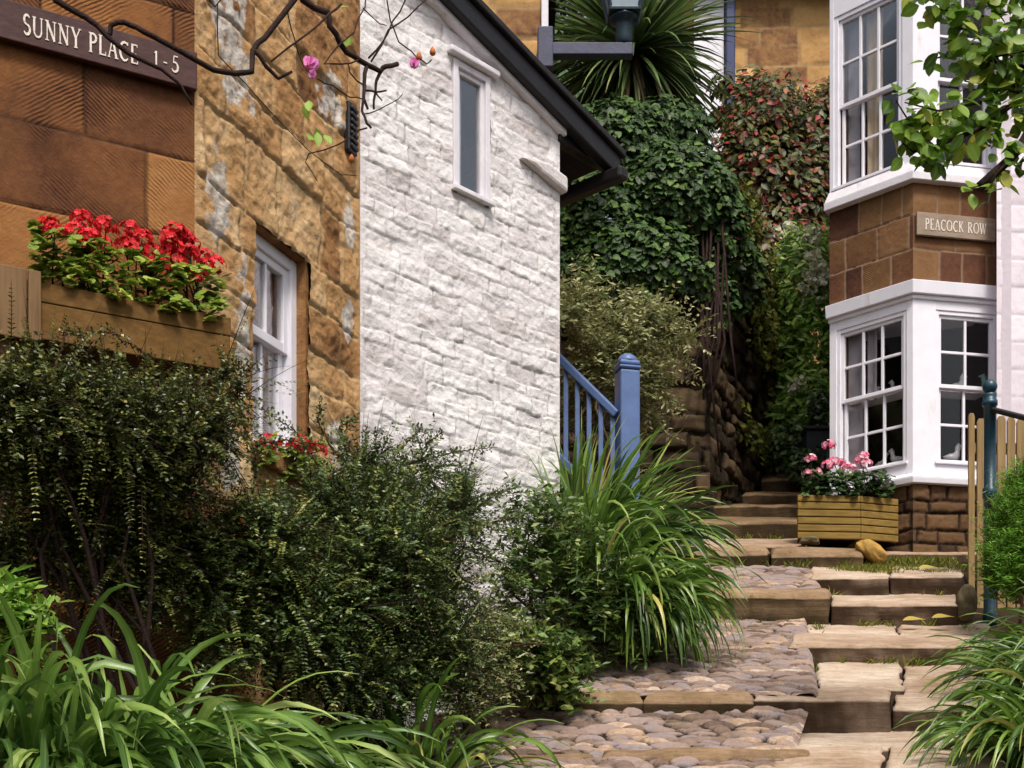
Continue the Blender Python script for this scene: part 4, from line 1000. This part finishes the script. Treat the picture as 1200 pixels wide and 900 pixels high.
tag(leaves('weeds', strap(P, randdir(n) * np.array([.8, .8, .2]) + np.array([0, -.2, .8]), randdir(n), rng.uniform(.04, .1, n), .011, 3, (.6, 1, .8, .1), .8, .3), M['moss']), kind='stuff')

# ================================================================== shrubs
def lumps(E, k=7, r=.42, spread=.85):
    o = []
    for (x, y, Z, rx, ry, rz) in E:
        for _ in range(k):
            a = rng.uniform(0, math.tau); q = math.sqrt(rng.random()) * spread; f = r * rng.uniform(.6, 1.3)
            o.append((x + math.cos(a) * q * rx, y + math.sin(a) * q * ry, Z + rng.uniform(-.7, .7) * rz, rx * f, ry * f * .8, rz * f * 1.2))
    return o

def sprays(E, n, L, leaf, lw, per, side=(.1, -.25, .1)):
    """long arching shoots carrying two ranks of leaves, thrown out past the body of the shrub"""
    P, Nn, _ = ell_points(E, n, .55)
    D = nrm(Nn + randdir(n) * .35 + np.array(side)); Ln = L * rng.uniform(.5, 1.25, n); sag = rng.uniform(.2, .8, n)
    out, st = [], []
    N0 = nrm(np.array([0, -.3, 1.]) + randdir(n) * .4); tw = rng.random(n) * .6 + .12
    for k in range(per):
        f = (k + .6) / per
        p = P + D * (Ln * f)[:, None] - np.array([0, 0, 1.]) * (Ln * sag * f * f * .6)[:, None]
        t = nrm(D - np.array([0, 0, 1.]) * (sag * f * 1.2)[:, None]); sd = nrm(np.cross(t, N0))
        for g in (-1, 1):
            out.append(strap(p, nrm(t * .5 + sd * g + randdir(n) * .2), nrm(N0 + randdir(n) * .35), leaf * (1.15 - .5 * f) * rng.uniform(.75, 1.15, n), lw * (1.1 - .4 * f), 2, PL[2], .1, .3, np.clip(tw + rng.random(n) * .3 + .12 * f, 0, 1)))
    st = strap(P, nrm(D), randdir(n), Ln * .95, .005, 5, (1, .9, .8, .7, .5, .2), .7 * sag, .6)
    return out, st

def shrub(name, label, cat, ells, ntwig, lt, leaf, lw, per, mat, root, nst=9, stemmat='twig', group=None, base=None, extra=(), spray=None, **kw):
    t = thing(name, root, label, cat, group)
    lf, st, P = twig_shrub(ells, ntwig, lt, leaf, lw, per, **kw)
    parts = [lf]
    for e in extra: parts.append(e)
    if spray:
        so_, ss = sprays(ells, *spray); parts += so_; st = join([st, ss])
    leaves('foliage', parts, M[mat], t)
    leaves('shoot', st, M[stemmat], t)
    tg = P[rng.choice(len(P), nst)]
    stems('branch', root, list(tg), M[stemmat], t)
    return t

def arching(polys, per, leaf, lw, Lt=.12):
    """leafy shoots along traced curves; adds short side shoots too"""
    parts, ms = [], []
    for pts in polys:
        m = MB(); ms.append(m)
        p = np.array([pt(*q) for q in pts]); 
        s = np.linspace(0, len(p) - 1, 14 * len(p)); q = np.stack([np.interp(s, np.arange(len(p)), p[:, k]) for k in range(3)], -1)
        q += rng.normal(size=q.shape) * .004
        m.tube(list(q), list(np.linspace(.007, .002, len(q))), 5)
        n = per * len(p); i = rng.uniform(0, len(q) - 2, n).astype(int); tdir = nrm(q[i + 1] - q[i]); sd = nrm(np.cross(tdir, randdir(n)))
        P = q[i] + sd * rng.uniform(0, .03, (n, 1))
        parts.append(strap(P, nrm(sd + tdir * .5), nrm(np.array([0, -.3, 1]) + randdir(n) * .7), leaf * rng.uniform(.6, 1.2, n), lw, 2, PL[2], .1, .3, rng.random(n) * .8 + .1))
    return parts, ms

E1 = [(70, 500, 5.3, 90, 40, .2), (150, 510, 5.5, 95, 46, .22), (215, 500, 5.75, 46, 32, .16), (120, 485, 5.5, 60, 22, .12), (45, 550, 5.3, 26, 36, .1), (180, 555, 5.65, 50, 30, .14), (262, 462, 5.95, 28, 18, .08), (20, 480, 5.2, 40, 46, .15), (80, 610, 5.65, 60, 34, .1), (170, 630, 5.75, 50, 36, .1), (50, 650, 5.6, 66, 36, .1), (140, 675, 5.75, 70, 34, .1), (215, 640, 5.95, 40, 46, .1)]  # lowest lumps added: their dark leaves stand in for the deep shade there
pa, mm = arching([[(60, 450, 5.5), (78, 385, 5.55), (112, 408, 5.6), (160, 440, 5.6)], [(90, 560, 5.4), (60, 600, 5.35), (30, 665, 5.3)], [(130, 560, 5.4), (112, 620, 5.35), (112, 650, 5.35)], [(230, 450, 5.8), (285, 430, 6), (300, 425, 6.05)], [(180, 420, 5.6), (130, 390, 5.55), (80, 388, 5.5)]], 50, .018, .011)
sh1 = shrub('cotoneaster', 'sprawling small leaved cotoneaster below the wall flower box', 'shrub', lumps(E1, 9, .3, .8), 4300, .2, .021, .0135, 11, 'cotoback', pt(160, 1000, 5.6), 14, 'bark', extra=pa, spray=(330, .42, .022, .0135, 22), up=.1, side=(.1, -.2, -.1), shell=0.0)
for q in mm: q.build('arching_shoot', M['twig'], sh1)
E2 = [(390, 660, 6.55, 120, 85, .32), (300, 628, 6.05, 62, 46, .16), (480, 605, 7.0, 80, 50, .26), (505, 650, 7.1, 50, 50, .26), (330, 735, 6.1, 110, 62, .26), (490, 745, 7.0, 80, 66, .26), (412, 600, 6.6, 70, 34, .2), (430, 560, 6.9, 36, 30, .1), (535, 600, 7.3, 36, 18, .14), (520, 715, 7.2, 26, 46, .15), (262, 690, 6.0, 46, 50, .14), (500, 548, 7.2, 24, 24, .08), (430, 690, 6.9, 80, 60, .3), (400, 770, 6.4, 80, 50, .25), (455, 800, 6.7, 60, 44, .2), (520, 780, 6.9, 50, 40, .2)]
pa, mm = arching([[(380, 560, 6.6), (350, 510, 6.55), (310, 480, 6.4)], [(400, 545, 6.8), (372, 492, 6.8), (376, 470, 6.85)], [(440, 560, 7.0), (480, 515, 7.2), (495, 500, 7.2)], [(470, 545, 7.1), (530, 530, 7.4), (582, 524, 7.5)], [(540, 600, 7.3), (580, 580, 7.5), (600, 572, 7.6)], [(500, 560, 7.2), (500, 520, 7.2), (520, 505, 7.3)], [(540, 620, 7.4), (590, 610, 7.6), (612, 605, 7.7)], [(410, 540, 6.9), (398, 500, 6.9), (420, 490, 7)], [(520, 560, 7.3), (545, 555, 7.4), (548, 565, 7.4)], [(540, 640, 7.3), (590, 660, 7.5), (615, 690, 7.6)], [(300, 560, 6.2), (300, 520, 6.2), (340, 515, 6.3), (380, 522, 6.5)]], 60, .02, .012)
sh2 = shrub('cotoneaster', 'large dark cotoneaster mound in front of the white gable', 'shrub', lumps(E2, 9, .32, .85), 6200, .21, .022, .014, 11, 'coto', pt(400, 960, 6.7), 16, 'bark', extra=pa, spray=(520, .4, .023, .014, 22), up=.15, side=(.1, -.2, 0), shell=0.0)
for q in mm: q.build('arching_shoot', M['twig'], sh2)

# leafy bushes by the path
shrub('leafy_bush', 'pointed leaved green bush between the white gable and the strap leaf clump', 'shrub', [(628, 640, 8.1, 36, 58, .2), (665, 690, 8.2, 62, 66, .26), (610, 700, 8.0, 30, 50, .16), (700, 720, 8.3, 50, 50, .22), (640, 610, 8.2, 26, 36, .12)], 560, .2, .055, .022, 6, 'bushleaf', pt(660, 800, 8.2), 10, up=.3, shell=.25)
shrub('leafy_bush', 'low broad leaved plant spilling on the cobbles beside the kerb', 'shrub', [(640, 780, 7.55, 46, 36, .22), (600, 770, 7.4, 44, 34, .2), (665, 800, 7.6, 24, 18, .12)], 330, .12, .05, .036, 4, 'bushleaf', pt(630, 830, 7.6), 6, up=.35, shell=.3, tonebias=.12)
shrub('leafy_bush', 'dry olive undergrowth between the dark cotoneaster and the path', 'shrub', [(570, 760, 7.2, 44, 50, .18), (555, 810, 6.9, 30, 30, .14)], 300, .16, .026, .014, 6, 'varleaf', pt(560, 860, 7.0), 5, up=.2, shell=.2)
shrub('leafy_bush', 'bright fresh green leafy plant at the lower edge of the brown wall', 'shrub', [(8, 735, 4.9, 30, 40, .1)], 70, .12, .075, .03, 4, 'lime', pt(5, 900, 4.9), 4, up=.6, shell=.2)
shrub('variegated_shrub', 'grey green fine leaved shrub behind the blue railing', 'shrub', lumps([(700, 405, 11.6, 60, 44, .35), (752, 400, 11.8, 44, 34, .3), (680, 370, 11.6, 30, 30, .2), (745, 440, 11.8, 40, 36, .3), (700, 470, 11.8, 56, 46, .3), (760, 490, 12.2, 22, 36, .2), (790, 395, 11.9, 24, 16, .15)], 7, .36, .95), 1050, .3, .052, .024, 9, 'varleaf', pt(720, 560, 11.7), 12, 'paletwig', up=.35, shell=.25)

# strap-leaved clumps
def clump(label, specs, mat, group='strap leaf clumps', name='strap_leaf_plant'):
    c0 = specs[0][0]; t = thing(name, c0, label, 'plant', group)
    leaves('foliage', [blades(*s[:1], **s[1]) for s in specs], M[mat], t)
    return t
def gp(px, Z, dz=0): return np.array([px2(px, Z), Z, H(Z) - .1 + dz])
clump('wide bright strap leaf clump filling the lower left corner', [
    (gp(10, 4.6, .38), dict(n=220, L=.95, W=.04, spread=.95, lean=(.3, -.15, 0), droop=3.8, rad=.3)),
    (gp(110, 4.7, .42), dict(n=310, L=.98, W=.041, spread=1.0, lean=(.35, -.15, 0), droop=4, rad=.32)),
    (gp(200, 4.9, .36), dict(n=250, L=.95, W=.039, spread=1.0, lean=(.4, -.15, 0), droop=4, rad=.28)),
    (gp(275, 5.1, .22), dict(n=130, L=.85, W=.036, spread=1.0, lean=(.45, -.15, 0), droop=4, rad=.2))], 'strap2')
clump('small dark strap leaf clump under the cotoneaster at the cobble edge', [(gp(505, 6.5, .1), dict(n=60, L=.75, W=.036, spread=.9, lean=(.3, -.15, 0), droop=2.8, rad=.16))], 'strap')
clump('tall strap leaf clump hiding the foot of the blue newel post', [
    (gp(690, 9.3, .5), dict(n=150, L=1.05, W=.038, spread=.36, lean=(.2, 0, 0), droop=1.8, rad=.18)),
    (gp(700, 8.95, .45), dict(n=240, L=1.05, W=.038, spread=.42, lean=(.24, -.03, 0), droop=3.4, rad=.22)),
    (gp(716, 8.55, .35), dict(n=260, L=.95, W=.036, spread=.42, lean=(.2, -.06, 0), droop=4.8, rad=.22)),
    (gp(742, 8.5, .28), dict(n=200, L=.75, W=.033, spread=.45, lean=(.14, -.06, 0), droop=5.5, rad=.17))], 'strap')
clump('drooping strap leaf clump at the lower right of the steps', [
    (gp(1250, 8.6, .1), dict(n=170, L=.75, W=.027, spread=.8, lean=(-.45, -.1, 0), droop=3.2, rad=.16)),
    (gp(1250, 7.8, .15), dict(n=260, L=.82, W=.028, spread=.85, lean=(-.45, -.1, 0), droop=3.4, rad=.22)),
    (gp(1232, 7.0, .1), dict(n=240, L=.76, W=.029, spread=.9, lean=(-.35, -.1, 0), droop=3.4, rad=.22))], 'strap')
shrub('conifer_bush', 'feathery bright green conifer bush in front of the picket fence', 'shrub', [(1192, 640, 9.3, 30, 66, .22), (1205, 590, 9.4, 26, 40, .18), (1180, 670, 9.2, 22, 40, .16), (1225, 640, 9.3, 40, 90, .25)], 3600, .15, .04, .008, 8, 'conifer', gp(1200, 9.3), 6, up=.7, out=.5, shell=.3, jitter=.3)

# ivy over the retaining wall
def facing(name, parent, ells, n, L, W, mat, shell=.72, nf=(0, -.5, .6), hang=-.5, prof=PL[3], tb=0, lobes=False):
    P, Nn, _ = ell_points(ells, n, shell)
    ok = Nn[:, 1] < .55; P, Nn = P[ok], Nn[ok]; n = len(P)
    N = nrm(Nn * .8 + np.array(nf) + randdir(n) * .45); D = nrm(np.array([0, -.15, hang]) + randdir(n) * .7); D = nrm(D - N * (D * N).sum(1, keepdims=True) * .7)
    tn = np.clip(rng.random(n) * .75 + .1 + tb, 0, 1); Ln = L * rng.uniform(.55, 1.25, n); prt = [strap(P, D, N, Ln, W * Ln / L, 3, prof, .3, .2, tn)]
    if lobes:
        S = nrm(np.cross(D, N))
        for sg in (-1, 1): prt.append(strap(P + N * .001, nrm(D * .45 + S * sg), N, Ln * .62, W * .5 * Ln / L, 2, (.3, 1, .05), .2, .15, tn))
    return leaves(name, prt, M[mat], parent)
iv = thing('ivy', pt(760, 300, 13.2), 'thick green ivy tumbling over the retaining wall below the palm', 'ivy')
EI = [(720, 180, 13.6, 75, 60, .5), (790, 230, 13.4, 75, 60, .5), (700, 260, 13.3, 60, 60, .4), (740, 300, 13.15, 80, 50, .3), (690, 330, 13.1, 46, 40, .25), (830, 260, 13.6, 50, 46, .4), (780, 160, 13.9, 60, 46, .4), (850, 300, 13.9, 40, 34, .3), (800, 320, 13.1, 40, 22, .2), (660, 220, 13.4, 30, 80, .3)]
facing('foliage', iv, EI + EI[:4] + lumps(EI, 5, .36, 1.05) + [(670, 270, 13.5, 40, 70, .3), (655, 300, 13.2, 20, 60, .2), (835, 355, 13.5, 30, 40, .15), (870, 330, 14.2, 30, 40, .2), (815, 330, 13.2, 24, 24, .12)], 19000, .072, .064, 'ivy', lobes=True)
m = MB()
for k in range(26):
    x = rng.uniform(660, 850); y = rng.uniform(260, 330)
    m.tube([pt(x + rng.uniform(-20, 20), 560 - rng.uniform(0, 160), 13.2), pt(x + rng.uniform(-12, 12), 400, 13.18), pt(x, y, 13.2), pt(x, y - 60, 13.5)], [.012, .014, .014, .01], 5)
m.build('stem', M['bark'], iv)

# hedge and flowering shrubs at the top of the path
hd = thing('hedge', pt(910, 200, 19), 'tall hedge of red and olive leaves below the far house', 'hedge')
EH = [(905, 150, 19.5, 70, 60, .9), (900, 220, 19, 75, 60, .8), (950, 190, 19.3, 50, 90, .8), (870, 190, 19, 40, 60, .6), (930, 250, 18.8, 50, 50, .6), (880, 120, 20, 40, 40, .5), (1000, 180, 20, 60, 110, .8), (900, 300, 18.5, 80, 60, .6)]
facing('foliage', hd, EH + lumps(EH, 5, .36, 1.1), 22000, .125, .072, 'redhedge', .3)
fs_ = thing('flowering_shrub', pt(940, 520, 16.2), 'bright green shrub with white flower spikes beside the bay', 'shrub')
EF = [(935, 330, 16.2, 34, 70, .5), (955, 400, 15.9, 30, 80, .4), (925, 430, 16.3, 22, 70, .4), (950, 480, 15.6, 34, 50, .35), (925, 500, 15.9, 30, 40, .3), (960, 320, 16.4, 26, 60, .4), (985, 380, 16.2, 30, 120, .5)]
facing('foliage', fs_, EF, 8500, .12, .042, 'lime', .5, hang=.1, tb=.12)
P, _, _ = ell_points([(938, 285, 16.0, 20, 20, .3), (955, 330, 15.7, 16, 40, .2), (915, 270, 16.0, 8, 8, .2), (935, 455, 15.4, 10, 12, .15)], 90)
prt = []
for p in P: prt += flower_head(p, .045, 7, .03, False)
leaves('flower_head', prt, M['whitepetal'], fs_)
fs_['label'] = 'bright green shrub with white flower spikes beside the bay'
sh3 = thing('dark_shrub', pt(930, 560, 15), 'dark green low shrub at the mossy wall foot left of the planter', 'shrub')
facing('foliage', sh3, [(925, 520, 15.4, 30, 30, .3), (945, 545, 15.0, 26, 24, .25), (905, 545, 16.2, 26, 24, .3), (962, 480, 15.2, 20, 30, .2)], 2400, .07, .04, 'bushleaf', .3, tb=-.1)
mo = thing('wall_moss', pt(915, 420, 16), 'yellow green creeper hanging on the shaded side of the retaining wall', 'creeper')
ws = []
for k in range(3200):
    u = rng.uniform(1.2, 4.5); z = rng.uniform(4.2, 7.0); ws.append(SWr(u, rng.uniform(.02, .12), z))
ws = np.array(ws); kp = fbm(ws[:, 1] * 2, ws[:, 2] * 1.2, 9, 3) > -.02; ws = ws[kp]; n = len(ws)
leaves('leaf', strap(ws, randdir(n) + np.array([0, 0, -.7]), nrm(randdir(n) * .5 + np.array([.8, -.6, .3])), .08, .05, 3, PL[3], .4, .2, rng.random(n) * .7), M['moss'], mo)

# ================================================================== cordyline palm
pc = pt(742, 62, 15.2)
palm = thing('cabbage_palm', (pc[0], pc[1], 5.8), 'spiky cabbage palm behind the street lamp', 'palm')
m = MB(); m.tube([(pc[0] + .1, pc[1] + .15, 5.7), (pc[0] + .03, pc[1] + .05, 7), (pc[0], pc[1], pc[2])], [.16, .13, .11], 12); m.build('trunk', M['bark'], palm)
n = 520; d = randdir(n); d[:, 2] = d[:, 2] * .85 + .12; d = nrm(d)
P = pc + d * .1; N = nrm(np.cross(np.cross(d, [0, 0, 1.]), d) + randdir(n) * .2)
pr = (.5, .8, 1, .95, .85, .65, .35, .03)
leaves('crown', strap(P, d, N, rng.uniform(.95, 1.4, n), .052, 7, pr, np.where(d[:, 2] > .2, .5, .9) * rng.uniform(.6, 1.6, n), .3), M['palmleaf'], palm)
n = 150; d = nrm(randdir(n) * np.array([.6, .6, .3]) + np.array([0, 0, -.8])); P = pc + d * .12 + randdir(n) * .08
leaves('dead_leaf', strap(P, d, nrm(np.cross(np.cross(d, [0, 0, 1.]), d) + randdir(n) * .2), rng.uniform(.7, 1.25, n), .042, 7, pr, .5, .3), M['deadpalm'], palm)

# ================================================================== tree over the upper right
tree = thing('leafy_tree', (3.5, 6.5, H(6.5) - .1), 'broad leaved tree branch hanging over the upper bay window', 'tree')
m = MB(); m.tube([(3.5, 6.5, H(6.5) - .2), (3.45, 6.5, 1.5), (3.4, 6.45, 3), (3.2, 6.4, 4.4), (3.1, 6.3, 5.6)], [.09, .08, .07, .05, .03], 10); m.build('trunk', M['bark'], tree)
BR = [[(1450, 60, 6.5), (1300, 95, 6.3), (1200, 112, 6.2), (1150, 150, 6.15), (1095, 172, 6.1), (1070, 178, 6.1), (1058, 168, 6.1)], [(1450, 40, 6.5), (1280, 70, 6.3), (1190, 80, 6.2), (1130, 60, 6.2), (1090, 70, 6.2)], [(1440, -60, 6.4), (1260, -10, 6.3), (1160, 20, 6.2), (1095, 10, 6.1)],
      [(1440, 60, 6.5), (1290, 120, 6.3), (1205, 150, 6.2), (1180, 190, 6.1), (1150, 225, 6.1)], [(1150, 120, 6.15), (1100, 130, 6.1), (1060, 120, 6.1)], [(1095, 172, 6.1), (1070, 150, 6.1), (1050, 118, 6.1)], [(1205, 112, 6.2), (1160, 100, 6.2), (1130, 95, 6.2)], [(1260, -10, 6.3), (1150, -25, 6.2), (1070, -20, 6.1)], [(1200, 80, 6.2), (1170, 50, 6.1), (1120, 30, 6.1)], [(1260, 90, 6.2), (1200, 60, 6.1), (1150, 70, 6.1)]]
m = MB(); ctr = []
for b in BR:
    p = [pt(*q) for q in b]; m.tube(p, list(np.linspace(.018 if len(b) > 4 else .007, .003, len(p))), 6)
    for a, c in zip(p, p[1:]):
        for s in np.linspace(0, 1, max(2, int(np.linalg.norm(c - a) / .028))): ctr.append(a + (c - a) * s)
p = [pt(1148, 219, 6.1), pt(1186, 184, 6.15), pt(1215, 150, 6.2)]; m.tube(p, [.022, .02, .018], 8)
m.build('branch', M['bark'], tree)
ctr = np.array(ctr); pxs = 600 + ctr[:, 0] / ctr[:, 1] * F; ctr = ctr[(pxs < 1225) & (pxs > 1048)]
n = 700; i = rng.choice(len(ctr), n); P = ctr[i] + randdir(n) * .07
D = nrm(randdir(n) * np.array([1, .6, .5]) + np.array([-.25, -.1, -.55])); N = nrm(randdir(n) * .7 + np.array([0, -.7, .6]))
ov = (.1, .72, 1.0, .95, .62, .05)
leaves('leaf', strap(P, D, N, rng.uniform(.05, .09, n), rng.uniform(.045, .062, n), 5, ov, .4, .18), M['treeleaf'], tree)

# ================================================================== bare climbing branches over the corner
mg = thing('climbing_shrub', SW(-.1, .3, 4.5), 'bare dark climbing branches with a pink bud crossing the SUNNY PLACE corner', 'climber')
CL = [([(40, -40, 5.75), (65, 0, 5.75), (100, 20, 5.78), (125, 42, 5.8), (150, 62, 5.82), (178, 76, 5.85), (200, 90, 5.88), (212, 100, 5.9), (225, 123, 5.92)], .015, .005),
      ([(126, 42, 5.8), (130, 30, 5.8), (145, 26, 5.8), (160, 32, 5.82), (180, 43, 5.85), (215, 62, 5.9), (250, 82, 6.0), (275, 86, 6.05), (295, 84, 6.1), (296, 60, 6.12), (310, 45, 6.15), (345, 0, 6.2), (360, -30, 6.25)], .011, .013),
      ([(297, 58, 6.12), (312, 78, 6.15), (326, 92, 6.18), (342, 84, 6.2)], .011, .006), ([(318, 72, 6.15), (360, 40, 6.25), (386, 16, 6.4), (400, 5, 6.5)], .004, .006),
      ([(330, -40, 6.4), (355, 0, 6.45), (385, 15, 6.5), (386, 30, 6.5), (398, 50, 6.55), (415, 66, 6.6), (432, 77, 6.65), (446, 84, 6.7), (452, 78, 6.7), (466, 75, 6.75)], .016, .011),
      ([(430, 77, 6.65), (427, 95, 6.6), (426, 115, 6.6), (431, 128, 6.6)], .011, .006), ([(428, 100, 6.6), (424, 130, 6.58), (430, 145, 6.55), (435, 150, 6.55)], .007, .006),
      ([(446, 84, 6.7), (441, 95, 6.7), (440, 108, 6.7), (438, 128, 6.7)], .009, .005), ([(428, 106, 6.6), (440, 108, 6.62), (453, 106, 6.65)], .006, .004), ([(440, 108, 6.7), (448, 118, 6.7)], .005, .003),
      ([(432, 68, 6.65), (448, 50, 6.7), (460, 25, 6.75), (475, 0, 6.8), (482, -20, 6.8)], .005, .003), ([(435, 72, 6.65), (455, 35, 6.7), (478, 20, 6.8), (505, -5, 6.9)], .005, .003),
      ([(420, 70, 6.6), (400, 75, 6.5), (380, 75, 6.45), (395, 55, 6.5), (415, 38, 6.6), (428, 8, 6.7), (430, -20, 6.7)], .004, .003),
      ([(452, -15, 6.8), (455, 10, 6.8), (462, 35, 6.8), (475, 55, 6.8), (488, 67, 6.8), (500, 75, 6.8), (506, 70, 6.8)], .004, .003),
      ([(424, 134, 6.6), (445, 128, 6.6), (460, 120, 6.65), (472, 110, 6.7)], .003, .002), ([(372, 92, 6.45), (390, 100, 6.5), (410, 114, 6.55), (425, 116, 6.6)], .003, .003), ([(430, 150, 6.55), (415, 158, 6.5), (395, 170, 6.45), (362, 180, 6.4), (358, 190, 6.4), (372, 212, 6.4)], .004, .002),
      ([(337, 15, 6.2), (345, 45, 6.25), (356, 78, 6.3), (367, 88, 6.3)], .003, .002), ([(255, 5, 6.05), (256, 65, 6.05), (275, 85, 6.06), (300, 112, 6.1), (330, 145, 6.2)], .003, .002), ([(230, -15, 6), (252, 8, 6.05), (270, -10, 6.05)], .004, .003),
      ([(427, 100, 6.6), (410, 85, 6.55), (408, 75, 6.55)], .004, .003), ([(330, 145, 6.2), (360, 175, 6.3), (400, 205, 6.5), (418, 206, 6.6)], .002, .002), ([(425, 9, 6.7), (445, 28, 6.75), (453, 30, 6.75)], .003, .002)]
m = MB()
for pts_, r0, r1 in CL:
    p = [pt(*q) for q in pts_]
    q = [];
    for a, b in zip(p, p[1:]):
        for s in (0, .5): q.append(a + (b - a) * s + (rng.normal(size=3) * .004 if s else 0))
    q.append(p[-1]); m.tube(q, list(np.linspace(r0, r1, len(q))), 7)
m.build('stem', M['bark'], mg)
def bud(c, r, n, mat):
    d = nrm(randdir(n) * .35 + np.array([-.25, -.1, -.8])); return leaves('flower_bud', strap(np.array([pt(*c)] * n), d, randdir(n), r, r * .9, 3, (.3, 1, .9, .2), -.3, .4), M[mat], mg)
bud((487, 68, 6.8), .05, 9, 'magenta'); bud((367, 68, 6.4), .065, 7, 'magenta'); bud((368, 82, 6.38), .04, 5, 'magenta')
m = MB()
for (x, y) in ((491, 68), (507, 62), (412, 188)):
    c = pt(x, y, 6.8); m.lathe(c - np.array([0, 0, .015]), [(.002, 0), (.014, .008), (.016, .02), (.01, .036), (.003, .046)], 8)
m.build('seed_bud', M['bud'], mg)
P = np.array([pt(*q) for q in ((372, 155, 6.4), (366, 160, 6.4), (380, 158, 6.4), (356, 122, 6.35), (362, 118, 6.35), (408, 8, 6.6), (414, 45, 6.6), (370, 150, 6.4))]); n = len(P)
leaves('foliage', strap(P, randdir(n) + np.array([0, 0, -.6]), nrm(randdir(n) * .5 + np.array([0, -1, .3])), .07, .04, 4, (.1, .8, 1, .7, .05), .3, .2, np.full(n, .8)), M['lime'], mg)

# ================================================================== greenery that closes the view behind
for k, (px, py, Z, rx, ry, lb_) in enumerate(((680, 60, 19, 110, 90, 'dark evergreen behind the cabbage palm and the lamp'), (765, 110, 20, 50, 80, 'dark evergreen between the palm and the far house door'))):
    t = thing('evergreen_shrub', pt(px, 250, Z), lb_, 'shrub', 'evergreens behind the palm')
    facing('foliage', t, [(px, py - 20, Z, rx, ry, .9), (px, py + 90, Z - .5, rx, ry, .7)], 12000, .17, .07, 'ivy', .5, tb=-.15)

# ================================================================== camera, light, sky
cam = bpy.data.cameras.new('camera'); co = bpy.data.objects.new('camera', cam); COL.objects.link(co)
co.location = (0, 0, 0); co.rotation_euler = (R(90), 0, 0); cam.lens = 48; cam.sensor_width = 36; cam.sensor_fit = 'HORIZONTAL'
cam.shift_y = (PY - 450) / 1200; cam.clip_start = .05; cam.clip_end = 2000
SC.camera = co
EL, AZ = 57, 167                      # sun height; azimuth from +Y clockwise: behind the camera, to the right
w = bpy.data.worlds.new('World'); SC.world = w; w.use_nodes = True
nt = w.node_tree; bg = nt.nodes['Background']; sky = nt.nodes.new('ShaderNodeTexSky'); sky.sky_type = 'NISHITA'; sky.sun_disc = False
sky.sun_elevation = R(EL); sky.sun_rotation = R(AZ); sky.air_density = 1.0; sky.dust_density = 5.0; sky.ozone_density = 1.0
hs = nt.nodes.new('ShaderNodeHueSaturation'); hs.inputs['Saturation'].default_value = .55; nt.links.new(sky.outputs[0], hs.inputs['Color']); nt.links.new(hs.outputs[0], bg.inputs[0]); bg.inputs[1].default_value = .11
sl = bpy.data.lights.new('sun', 'SUN'); so = bpy.data.objects.new('sun', sl); COL.objects.link(so)
sl.energy = 2.3; sl.angle = R(13); sl.color = (1, .93, .84)
d = Vector((math.sin(R(AZ)) * math.cos(R(EL)), math.cos(R(AZ)) * math.cos(R(EL)), math.sin(R(EL))))
so.rotation_euler = d.to_track_quat('Z', 'Y').to_euler(); so.location = (3, -4, 12)
SC.view_settings.view_transform = 'Standard'; SC.view_settings.look = 'None'; SC.view_settings.exposure = .5; SC.view_settings.gamma = 1; SC.view_settings.use_curve_mapping = False
SC.cycles.max_bounces = 6; SC.cycles.transparent_max_bounces = 12; SC.cycles.use_denoising = True
